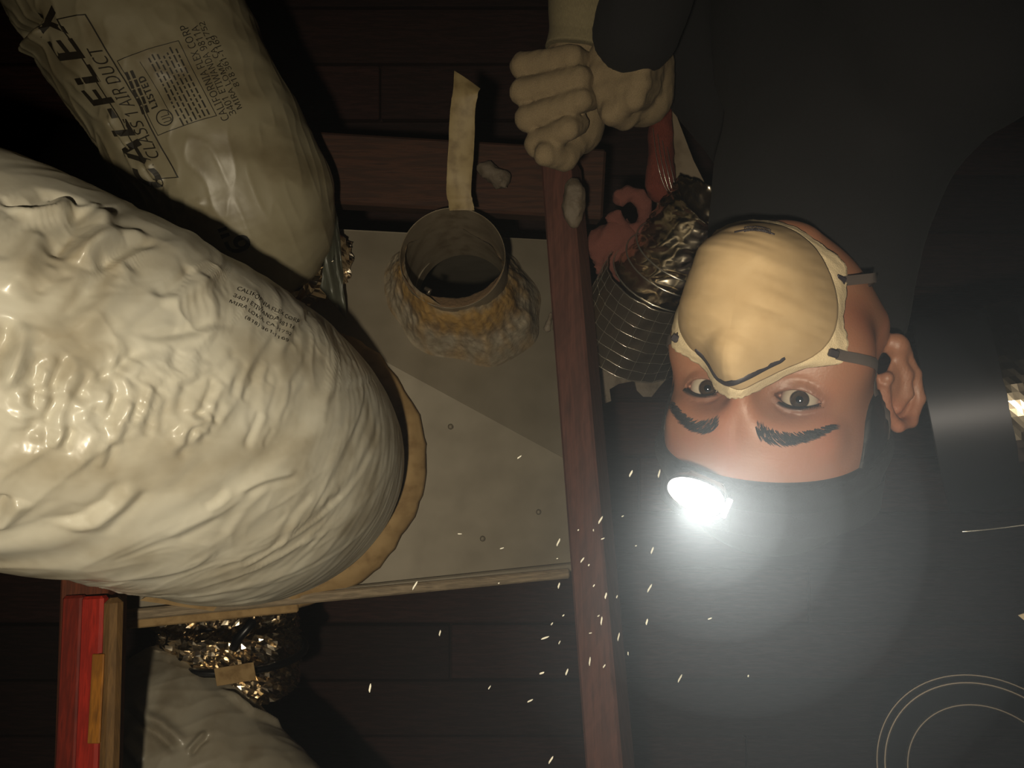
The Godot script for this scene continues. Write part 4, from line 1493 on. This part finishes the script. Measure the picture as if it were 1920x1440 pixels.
func person() -> void:
	hb = Basis(Vector3(0, 0, 1), deg_to_rad(-8.0)) * Basis(Vector3(0, 1, 0), deg_to_rad(32.0)) * Basis(Vector3(1, 0, 0), deg_to_rad(0.0))
	ho = P(1402, 739, 0.525) - hb * Vector3(0, 0, 0.079)
	var j := joints
	j.neck = Vector3(-0.280, 1.455, -0.695)
	neck_local = hb.inverse() * (j.neck - ho)
	j.chest = Vector3(-0.345, 1.28, -0.735)
	j.belly = Vector3(-0.355, 1.10, -0.755)
	j.hip = Vector3(-0.335, 0.94, -0.765)
	j.rsh = Vector3(-0.330, 1.395, -0.560)
	j.lsh = Vector3(-0.325, 1.395, -0.905)
	j.rel = Vector3(-0.165, 1.120, -0.560)
	j.lel = Vector3(-0.085, 1.125, -0.865)
	j.rwr = Vector3(-0.117, 1.315, -0.715)
	j.lwr = P(1097, 46, 0.797)
	j.rha = P(1172, 115, 0.755)
	j.lha = P(1084, 112, 0.808)
	j.rhp = Vector3(-0.34, 0.90, -0.675)
	j.lhp = Vector3(-0.34, 0.90, -0.855)
	j.rkn = Vector3(-0.30, 0.49, -0.66)
	j.lkn = Vector3(-0.30, 0.49, -0.87)
	j.ran = Vector3(-0.34, 0.085, -0.66)
	j.lan = Vector3(-0.34, 0.085, -0.87)
	j.rto = Vector3(-0.21, 0.04, -0.645)
	j.lto = Vector3(-0.21, 0.04, -0.885)
	var t := thing("person", Vector3(-0.32, 0, -0.76), "technician in black with knit gloves, face upside down in the picture, wide eyes", "person")
	# one continuous body: a fine grid for the head, a coarse one below
	var v := PackedVector3Array()
	var f := PackedInt32Array()
	var r := nets(Vector3(-0.105, -0.135, -0.118), Vector3(0.105, 0.122, 0.128), 0.0016, head_sd, v, f, Transform3D(hb, ho))
	var r2 := nets(Vector3(-0.60, -0.03, -1.10), Vector3(0.12, 1.66, -0.40), 0.012, body_sd, r[0], r[1])
	v = r2[0]
	f = r2[1]
	var col := PackedColorArray()
	var inv := Transform3D(hb, ho).affine_inverse()
	for p in v: col.append(skin_color(inv * p))
	part("body", mk(v, f, PackedVector2Array(), col), M.skin, t, "brown-skinned body with wide open eyes")
	# eyeballs looking at the viewer
	for s in [-1.0, 1.0]:
		var c := H(s * EYE_C.x, EYE_C.y, EYE_C.z)
		var b := look_basis(EYE + Vector3(0.01, 0.0, 0) - c)
		var ev := PackedVector3Array()
		var ec := PackedColorArray()
		for i in 90:
			var a := PI * pow(i / 89.0, 1.3)
			for k in 48:
				var g := TAU * k / 48.0
				var rad := 0.01225 + 0.0005 * exp(-pow(a / 0.42, 4.0))
				ev.append(c + b * Vector3(sin(a) * cos(g), sin(a) * sin(g), cos(a)) * rad)
				var cc := Color(0.40, 0.335, 0.26)
				if a < 0.50: cc = Color(0.030, 0.016, 0.010).lerp(Color(0.012, 0.008, 0.006), clampf((a - 0.4) * 10.0, 0, 1))
				if a < 0.19: cc = Color(0.003, 0.003, 0.003)
				if a > 0.50 and a < 0.55: cc = Color(0.012, 0.008, 0.006).lerp(cc, (a - 0.50) / 0.05)
				if a > 0.9: cc = cc.lerp(Color(0.50, 0.25, 0.2), clampf((a - 0.9) * 1.5, 0, 0.6))
				ec.append(cc)
		part("eye", mk(ev, grid_faces(90, 48, true), PackedVector2Array(), ec), M.eye, t, "dark brown eye")
		# eyebrow of many short hairs, upper lashes
		var hairs := []
		var rr := RandomNumberGenerator.new()
		rr.seed = 30 + int(s)
		for k in 420:
			var u := rr.randf()
			var x := lerpf(0.012, 0.054, u)
			var y0 := 0.0185 + 0.0085 * sin(PI * pow(u, 0.8)) - 0.004 * u
			var y := y0 + rr.randf_range(-1, 1) * lerpf(0.0052, 0.0022, u)
			var root := on_head(s * x, y)
			var dirn := Vector3(s * lerpf(0.35, 1.0, minf(u * 2.0, 1.0)), lerpf(0.9, -0.15, u) - (y - y0) * 60.0, -0.35 * u).normalized()
			var tip := root + dirn * rr.randf_range(0.004, 0.007) + Vector3(0, 0, 0.0010)
			hairs.append(tube([ho + hb * (root - Vector3(0, 0, 0.0004)), ho + hb * root.lerp(tip, 0.5), ho + hb * tip], [0.00030, 0.00028, 0.00008], 3, false))
		part("eyebrow", join(hairs), M.hair, t, "thick dark eyebrow")
		var lash := []
		for k in 64:
			var u := lerpf(-0.8, 0.95, k / 63.0)
			var hi := 0.0058 * (1.0 - u * u) * (1.0 - 0.12 * u) + 0.0010 * u - 0.0004
			var px := u * 0.0150
			var dz := sqrt(maxf(0.0139 * 0.0139 - px * px - hi * hi, 0.0))
			var base := Vector3(s * (EYE_C.x + px), EYE_C.y + hi, EYE_C.z + dz)
			var tip := base + Vector3(s * u * 0.0025, 0.0028, 0.0045)
			lash.append(tube([ho + hb * base, ho + hb * (base.lerp(tip, 0.55) + Vector3(0, -0.0008, 0.0004)), ho + hb * tip], [0.00032, 0.00026, 0.00006], 3, false))
		part("eyelashes", join(lash), M.hair, t)
	# hair at the temples and a dark knit cap
	part("hair", blob(Vector3(-0.1, -0.05, -0.12), Vector3(0.1, 0.14, 0.08), 0.0035, func(p: Vector3) -> float:
		var reg := ell(Vector3(absf(p.x), p.y, p.z) - Vector3(0.074, 0.028, 0.008), Vector3(0.02, 0.046, 0.030))
		reg = minf(reg, ell(p - Vector3(0, 0.03, -0.07), Vector3(0.09, 0.07, 0.07)))
		return maxf(cran(p) - 0.0035 + 0.0012 * noise_a.get_noise_3d(p.x * 80, p.y * 80, p.z * 80), reg), Transform3D(hb, ho)), M.hair, t, "short dark hair")
	part("knit_cap", blob(Vector3(-0.1, -0.03, -0.13), Vector3(0.1, 0.14, 0.12), 0.003, func(p: Vector3) -> float:
		var up := p.y - (0.026 + 0.37 * p.z)
		var sh := cran(p) - 0.006 - 0.0025 * exp(-pow((up - 0.008) / 0.010, 2.0))
		return maxf(sh, -up), Transform3D(hb, ho)), M.cap_knit, t, "dark knit cap")
	# clothes
	part("shirt", blob(Vector3(-0.60, 0.80, -1.10), Vector3(0.02, 1.66, -0.40), 0.010, shirt_sd), M.cloth_black, t, "black work shirt, long right sleeve standing in for shade on the forearm")
	part("trousers", blob(Vector3(-0.60, 0.06, -1.10), Vector3(-0.1, 1.14, -0.46), 0.014, trousers_sd), M.cloth_black, t, "black work trousers")
	for s in ["r", "l"]:
		var an: Vector3 = j[s + "an"]
		var to: Vector3 = j[s + "to"]
		part("shoe", blob(an - Vector3(0.12, 0.1, 0.1), an + Vector3(0.24, 0.14, 0.1), 0.008, func(p: Vector3) -> float: return maxf(smin(cap(p, an + Vector3(-0.03, -0.01, 0), to + Vector3(0.02, 0.005, 0), 0.056, 0.046), cap(p, an, an + Vector3(0, 0.06, 0), 0.054, 0.056), 0.03), 0.002 - p.y)), M.cloth_black, t, "black shoe")
	# gloves
	var w := func(x: float, y: float, d: float) -> Vector3: return P(x, y, d)
	var gl := {
		"f": [
			[P(1085, 128, 0.800), P(981, 124, 0.772), P(1072, 107, 0.742), P(1098, 118, 0.765)],
			[P(1092, 168, 0.800), P(980, 172, 0.768), P(1084, 146, 0.738), P(1108, 150, 0.765)],
			[P(1096, 212, 0.800), P(990, 222, 0.768), P(1088, 188, 0.738), P(1108, 186, 0.765)],
			[P(1090, 252, 0.800), P(1008, 270, 0.770), P(1064, 242, 0.744), P(1085, 232, 0.765)]],
		"palm": [P(1080, 235, 0.815), P(1075, 180, 0.82), P(1074, 130, 0.815)],
		"wrist": P(1094, 80, 0.80),
		"th": [P(1090, 250, 0.80), P(1058, 296, 0.775), P(1022, 290, 0.752)]}
	var c := P(1040, 190, 0.78)
	part("glove", blob(c - Vector3(0.10, 0.11, 0.08), c + Vector3(0.10, 0.11, 0.08), 0.0026, func(p: Vector3) -> float: return fist_sd(p, gl)), M.glove, t, "tan knit work glove with folded fingers")
	part("glove_cuff", tube(spline([P(1088, 98, 0.80), P(1094, 62, 0.797), P(1098, 20, 0.79), P(1102, -40, 0.79)], 16), spline([0.0370, 0.0360, 0.0385, 0.0410], 16), 40), M.glove_cuff, t, "ribbed pale cuff")
	var gr := {
		"f": [
			[P(1218, 118, 0.785), P(1128, 112, 0.755), P(1196, 96, 0.728), P(1216, 104, 0.755)],
			[P(1218, 140, 0.785), P(1126, 140, 0.752), P(1200, 126, 0.722), P(1220, 130, 0.750)],
			[P(1218, 166, 0.785), P(1134, 172, 0.752), P(1198, 156, 0.724), P(1218, 158, 0.750)],
			[P(1212, 190, 0.785), P(1146, 202, 0.755), P(1188, 186, 0.730), P(1204, 184, 0.752)]],
		"palm": [P(1205, 180, 0.79), P(1200, 140, 0.795), P(1190, 110, 0.79)],
		"wrist": P(1184, 70, 0.745),
		"th": [P(1200, 190, 0.785), P(1172, 218, 0.765), P(1146, 214, 0.745)]}
	var c2 := P(1172, 140, 0.755)
	part("glove", blob(c2 - Vector3(0.09, 0.11, 0.08), c2 + Vector3(0.09, 0.11, 0.08), 0.0026, func(p: Vector3) -> float: return fist_sd(p, gr)), M.glove, t, "tan knit work glove in shade")
	respirator()
	head_lamp()

# the point of the head's front surface over (x, y), in head axes
func on_head(x: float, y: float) -> Vector3:
	var z := 0.13
	for k in 60:
		var d := head_sd(Vector3(x, y, z))
		if d < 0.00005: break
		z -= d * 0.7
	return Vector3(x, y, z)

# where the sight line of a pixel meets the skin, lifted by off; past the outline, the nearest point to it
func on_skin(q: Vector2, off: float) -> Vector3:
	var inv := Transform3D(hb, ho).affine_inverse()
	var o := inv * EYE
	var dir := (inv.basis * (P(q.x, q.y, 1.0) - EYE)).normalized()
	var s := 0.30
	var best := 1e9
	var at := 0.0
	for i in 400:
		var d := head_sd(o + dir * s) - off
		if d < best:
			best = d
			at = s
		if d < 0.0002 or s > 0.62: break
		s += maxf(d * 0.5, 0.0008)
	return o + dir * at

func respirator() -> void:
	# the seam between cup and rim, and the rim's outer edge, in picture pixels, clockwise from the nose
	var seam_px := [Vector2(1366, 722), Vector2(1345, 705), Vector2(1322, 670), Vector2(1296, 650), Vector2(1278, 620), Vector2(1275, 588), Vector2(1284, 556), Vector2(1302, 515), Vector2(1318, 474), Vector2(1345, 444), Vector2(1385, 424), Vector2(1430, 420), Vector2(1480, 432), Vector2(1524, 464), Vector2(1552, 510), Vector2(1567, 560), Vector2(1566, 606), Vector2(1550, 642), Vector2(1520, 668), Vector2(1470, 690), Vector2(1420, 714), Vector2(1390, 728)]
	var rim_px := [Vector2(1368, 748), Vector2(1340, 730), Vector2(1320, 694), Vector2(1284, 668), Vector2(1260, 652), Vector2(1258, 618), Vector2(1270, 574), Vector2(1296, 530), Vector2(1308, 486), Vector2(1338, 436), Vector2(1380, 415), Vector2(1430, 411), Vector2(1486, 422), Vector2(1534, 452), Vector2(1584, 494), Vector2(1588, 546), Vector2(1582, 600), Vector2(1590, 640), Vector2(1578, 680), Vector2(1500, 694), Vector2(1424, 732), Vector2(1392, 746)]
	var t := thing("respirator_mask", H(0, -0.065, 0.1), "white cup-shaped dust respirator worn over the nose and mouth", "mask")
	var n := seam_px.size()
	var close := func(a: Array) -> Array:
		var o := a.duplicate()
		o.append(a[0])
		return o
	var seam := []
	var rim := []
	for k in n:
		var bridge: float = exp(-pow(minf(k, n - k) / 1.6, 2.0))
		seam.append(on_skin(seam_px[k], 0.0065 - 0.002 * bridge))
		rim.append(on_skin(rim_px[k], 0.0022))
	# even out the depth round the loop, along the sight lines
	var eye_l := Transform3D(hb, ho).affine_inverse() * EYE
	for pass_n in 2:
		for loop in [seam, rim]:
			var ds := []
			for p in loop: ds.append(eye_l.distance_to(p))
			for k in n:
				var want: float = ds[k] * 0.5 + (ds[(k + 1) % n] + ds[posmod(k - 1, n)]) * 0.25
				want = minf(want, ds[k] + 0.0005)
				loop[k] = eye_l + (loop[k] - eye_l).normalized() * want
	var m := 132
	seam = spline(close.call(seam), m + 1)
	rim = spline(close.call(rim), m + 1)
	seam.pop_back()
	rim.pop_back()
	var mid := Vector3.ZERO
	for p in seam: mid += p
	mid /= m
	# cup: from the seam up to a ridge that runs from the nose to the chin
	var v := PackedVector3Array()
	var nu := 46
	for i in nu:
		var u := float(i) / (nu - 1)
		for k in m:
			var e: Vector3 = seam[k]
			var c := Vector3(0.0, clampf(e.y * 0.45 + mid.y * 0.55, mid.y - 0.018, mid.y + 0.020), 0.138)
			# a cup: steep wall, round front
			var w := 1.0 - pow(1.0 - u, 2.2)
			var flat := lerpf(u, u * u, 0.25)
			var p := Vector3(lerpf(e.x, c.x, flat), lerpf(e.y, c.y, flat), lerpf(e.z, c.z, w))
			# nose ridge: the part above is pinched like a tent
			var up := clampf((p.y - mid.y - 0.002) / 0.035, 0.0, 1.0)
			p.z += up * sin(PI * u) * 0.009 * (exp(-pow(p.x / 0.017, 2.0)) - 0.6)
			# soft sideways creases over the cup
			var cr := noise_a.get_noise_2d(p.x * 9.0 + 5.0, (p.y + 0.25 * p.x) * 42.0 + 9.0)
			p.z += sin(PI * u) * (0.0034 * cr)
			# puckers along the seam
			p.z += 0.0012 * sin(k * TAU * 40.0 / m) * exp(-pow((u - 0.12) / 0.10, 2.0)) * clampf(-e.x * 40.0, 0.15, 1.0)
			v.append(ho + hb * p)
	part("cup", sheet(v, nu, m, 0.0012, true, true, PackedColorArray(), false), M.mask_cup, t, "creased cream cup")
	# rim: a flat pressed flange
	var v2 := PackedVector3Array()
	for i in 9:
		var u := i / 8.0
		for k in m:
			var p: Vector3 = (seam[k] as Vector3).lerp(rim[k], u)
			var wd: float = (seam[k] as Vector3).distance_to(rim[k])
			p.z += 0.0014 * sin(PI * clampf(u * 1.2, 0, 1)) - 0.001 * u
			if wd > 0.006: p += ((rim[k] as Vector3) - seam[k]).normalized() * 0.0007 * sin(k * 2.1) * u
			if wd > 0.006: p.z += 0.0006 * sin(u * 14.0) * sin(k * 1.3)
			v2.append(ho + hb * p)
	part("rim", sheet(v2, 9, m, 0.0014, true), M.mask_rim, t, "pressed white rim with dimpled tabs")
	part("seam_bead", tube_world(seam, 0.0011), M.mask_rim, t)
	# black aluminium nose clip, laid on the cup
	var clip_px := [Vector2(1306, 652), Vector2(1322, 668), Vector2(1336, 690), Vector2(1348, 708), Vector2(1362, 716), Vector2(1378, 714), Vector2(1410, 700), Vector2(1445, 682), Vector2(1474, 669)]
	var cl := []
	for q in clip_px: cl.append(hit_mesh(v, nu, m, q))
	cl = spline(cl, 40)
	var v3 := PackedVector3Array()
	for i in 40:
		var tg: Vector3 = (cl[mini(i + 1, 39)] - cl[maxi(i - 1, 0)]).normalized()
		var out := hb * Vector3(0, 0.55, 0.85)
		var sd := tg.cross(out).normalized()
		var wd := 0.0021 * minf(1.0, sqrt(minf(i + 0.3, 39.3 - i) / 2.0))
		for k in 7:
			var x := lerpf(-1, 1, k / 6.0)
			v3.append(cl[i] + sd * x * wd + out * (0.0030 - 0.0006 * x * x))
	part("nose_clip", sheet(v3, 40, 7, 0.0012), M.nose_clip, t, "bent dark metal nose clip")
	# printed block near the chin
	var pr := []
	var rr := RandomNumberGenerator.new()
	rr.seed = 5
	for row in 3:
		var x := 0.0
		while x < 1.0:
			var wd := rr.randf_range(0.04, 0.1)
			var a := hit_mesh(v, nu, m, Vector2(lerpf(1396, 1446, x), 430.0 + row * 3.4 + 5.0 * pow(x - 0.35, 2.0) * 3.0))
			var b := hit_mesh(v, nu, m, Vector2(lerpf(1396, 1446, minf(x + wd, 1.0)), 430.0 + row * 3.4 + 5.0 * pow(minf(x + wd, 1.0) - 0.35, 2.0) * 3.0))
			pr.append(tube([a + hb * Vector3(0, -0.0012, 0.0016), b + hb * Vector3(0, -0.0012, 0.0016)], [0.00042], 5))
			x += wd + 0.02
	pr.append(tube_px(v, nu, m, [Vector2(1378, 440), Vector2(1400, 436), Vector2(1430, 437), Vector2(1453, 444)], 0.0005))
	part("print", join(pr), M.nose_clip, t, "small dark printed lines near the chin")
	# staples and grey elastic straps
	var clasp := [[Vector2(1566, 520), Vector2(1584, 528)], [Vector2(1554, 660), Vector2(1572, 665)], [Vector2(1262, 640), Vector2(1270, 628)]]
	for k in 3:
		var a: Vector2 = clasp[k][0]
		var b: Vector2 = clasp[k][1]
		var pa := ho + hb * on_skin(a, 0.007)
		var pb := ho + hb * on_skin(b, 0.0055)
		part("clasp", bar(pa, pb, 0.0052, 0.0035, hb.z, 0.0008), M.nose_clip, t, "dark strap clasp")
	var str_a := [on_skin(Vector2(1570, 664), 0.006)]
	for q in [[-0.072, -0.030, 0.040], [-0.0795, -0.012, 0.012], [-0.0795, 0.020, -0.03], [-0.068, 0.045, -0.075], [-0.03, 0.055, -0.108], [0.03, 0.055, -0.108], [0.068, 0.045, -0.075], [0.0795, 0.020, -0.03], [0.0795, -0.012, 0.012], [0.073, -0.030, 0.040]]:
		str_a.append(Vector3(q[0], q[1], q[2]))
	str_a.append(on_skin(Vector2(1268, 632), 0.006))
	part("strap", ribbon(str_a, 0.0034), M.elastic_grey, t, "grey elastic strap")
	var str_b := [on_skin(Vector2(1582, 527), 0.006)]
	for q in [[-0.068, -0.094, 0.030], [-0.066, -0.105, 0.0], [-0.062, -0.112, -0.05], [-0.04, -0.11, -0.092], [0.0, -0.11, -0.108], [0.04, -0.11, -0.092], [0.062, -0.112, -0.05], [0.066, -0.105, 0.0], [0.064, -0.09, 0.03]]:
		str_b.append(Vector3(q[0], q[1], q[2]))
	part("strap", ribbon(str_b, 0.0034), M.elastic_grey, t)

func ribbon(pts: Array, w: float) -> ArrayMesh:
	var s := spline(pts, 60)
	var v := PackedVector3Array()
	for i in 60:
		var p: Vector3 = s[i]
		# stay outside the head
		for k in 6:
			var d := head_sd(p) - 0.0016
			if d < 0.0 or (i > 5 and i < 54):
				var e := 0.001
				var g := Vector3(head_sd(p + Vector3(e, 0, 0)) - head_sd(p - Vector3(e, 0, 0)), head_sd(p + Vector3(0, e, 0)) - head_sd(p - Vector3(0, e, 0)), head_sd(p + Vector3(0, 0, e)) - head_sd(p - Vector3(0, 0, e))).normalized()
				p -= g * d
		for k in 3:
			v.append(ho + hb * (p + Vector3(0, (k - 1) * w, 0)))
	return sheet(v, 60, 3, 0.0009)

func tube_world(local: Array, r: float) -> ArrayMesh:
	var p := []
	for q in local: p.append(ho + hb * q)
	p.append(p[0])
	return tube(p, [r], 6, false)

# the point of a grid of points that lies nearest under a pixel and towards the viewer
func hit_mesh(v: PackedVector3Array, nu: int, nv: int, q: Vector2) -> Vector3:
	var sum := Vector3.ZERO
	var ws := 0.0
	for i in v.size():
		var e := pix(v[i]).distance_to(q)
		if e < 9.0:
			var w := exp(-e * e / 8.0)
			sum += v[i] * w
			ws += w
	if ws < 1e-6:
		var best := 0
		for i in v.size():
			if pix(v[i]).distance_to(q) < pix(v[best]).distance_to(q): best = i
		return v[best]
	return sum / ws

func tube_px(v: PackedVector3Array, nu: int, nv: int, px: Array, r: float) -> ArrayMesh:
	var p := []
	for q in px: p.append(hit_mesh(v, nu, nv, q) + hb * Vector3(0, -0.0012, 0.0016))
	return tube(spline(p, 24), [r], 5)

func head_lamp() -> void:
	var c := P(1303, 930, 0.478)
	var zz := (hb.z + (EYE + Vector3(-0.05, 0.10, 0) - c).normalized() * 1.2).normalized()
	var xx := (P(1360, 956, 0.470) - P(1246, 904, 0.485))
	xx = (xx - zz * xx.dot(zz)).normalized()
	var b := Basis(xx, zz.cross(xx), zz)
	var t := thing("head_lamp", c, "glowing white head lamp strapped to the cap on the forehead", "lamp")
	var oval := func(w: float, h: float, z0: float, z1: float, ch: float) -> ArrayMesh:
		var v := PackedVector3Array()
		var rows := [[0.02, z0], [1.0 - ch, z0], [1.0, z0 + 0.001], [1.0, z1 - 0.0018], [1.0 - ch, z1], [0.55, z1 + 0.0012], [0.02, z1 + 0.0018]]
		for r in rows:
			for k in 48:
				var a := TAU * k / 48.0
				var ca := cos(a)
				var sa := sin(a)
				# a lens wider at one end
				var hh := h * (1.0 + 0.16 * ca)
				v.append(c + b * Vector3(signf(ca) * pow(absf(ca), 0.85) * w * r[0], signf(sa) * pow(absf(sa), 0.9) * hh * r[0], r[1]))
		return mk(v, grid_faces(rows.size(), 48, true))
	part("housing", oval.call(0.0195, 0.0112, -0.020, -0.0035, 0.1), M.black_plastic, t)
	part("lens", oval.call(0.0180, 0.0098, -0.0034, 0.0, 0.14), M.lamp_glow, t, "brightly lit white lens")
	part("side_tab", box(Transform3D(b, c + b * Vector3(0.0200, 0.0008, -0.001)), Vector3(0.0036, 0.0125, 0.003), 0.0006), M.lamp_glow, t, "side clip with reflected lamp light put in as glow")  # clip given the lens glow for the light it reflects
	part("bracket", box(Transform3D(b, c + b * Vector3(0.002, 0.0, -0.026)), Vector3(0.028, 0.020, 0.012), 0.003), M.black_plastic, t)
	var band := []
	for k in 41:
		var g := TAU * k / 40.0
		var dirn := Vector3(sin(g), 0, cos(g))
		var lo := 0.0
		var hi := 0.16
		for i in 24:
			var m := (lo + hi) / 2.0
			var q := Vector3(dirn.x * m, 0.062 + 0.25 * dirn.z * m, -0.01 + dirn.z * m)
			if cran(q) < 0.0095: lo = m
			else: hi = m
		band.append(Vector3(dirn.x * lo, 0.062 + 0.25 * dirn.z * lo, -0.01 + dirn.z * lo))
	var v := PackedVector3Array()
	for p in band:
		for k in 3: v.append(ho + hb * (p + Vector3(0, (k - 1) * 0.011, -0.001 * absf(k - 1))))
	part("head_strap", sheet(v, 41, 3, 0.0012), M.cloth_black, t, "dark elastic head strap")
	var l := SpotLight3D.new()
	l.name = "head_lamp_light"
	l.light_color = Color(0.93, 0.98, 1.0)
	l.light_energy = 1.2
	l.light_size = 0.010
	l.spot_range = 10.0
	l.spot_attenuation = 2.0
	l.spot_angle = 72.0
	l.spot_angle_attenuation = 0.6
	l.shadow_enabled = true
	add_child(l)
	var at := c + zz * 0.006
	l.look_at_from_position(at, at + Vector3(-0.22, 0.30, 0.92))
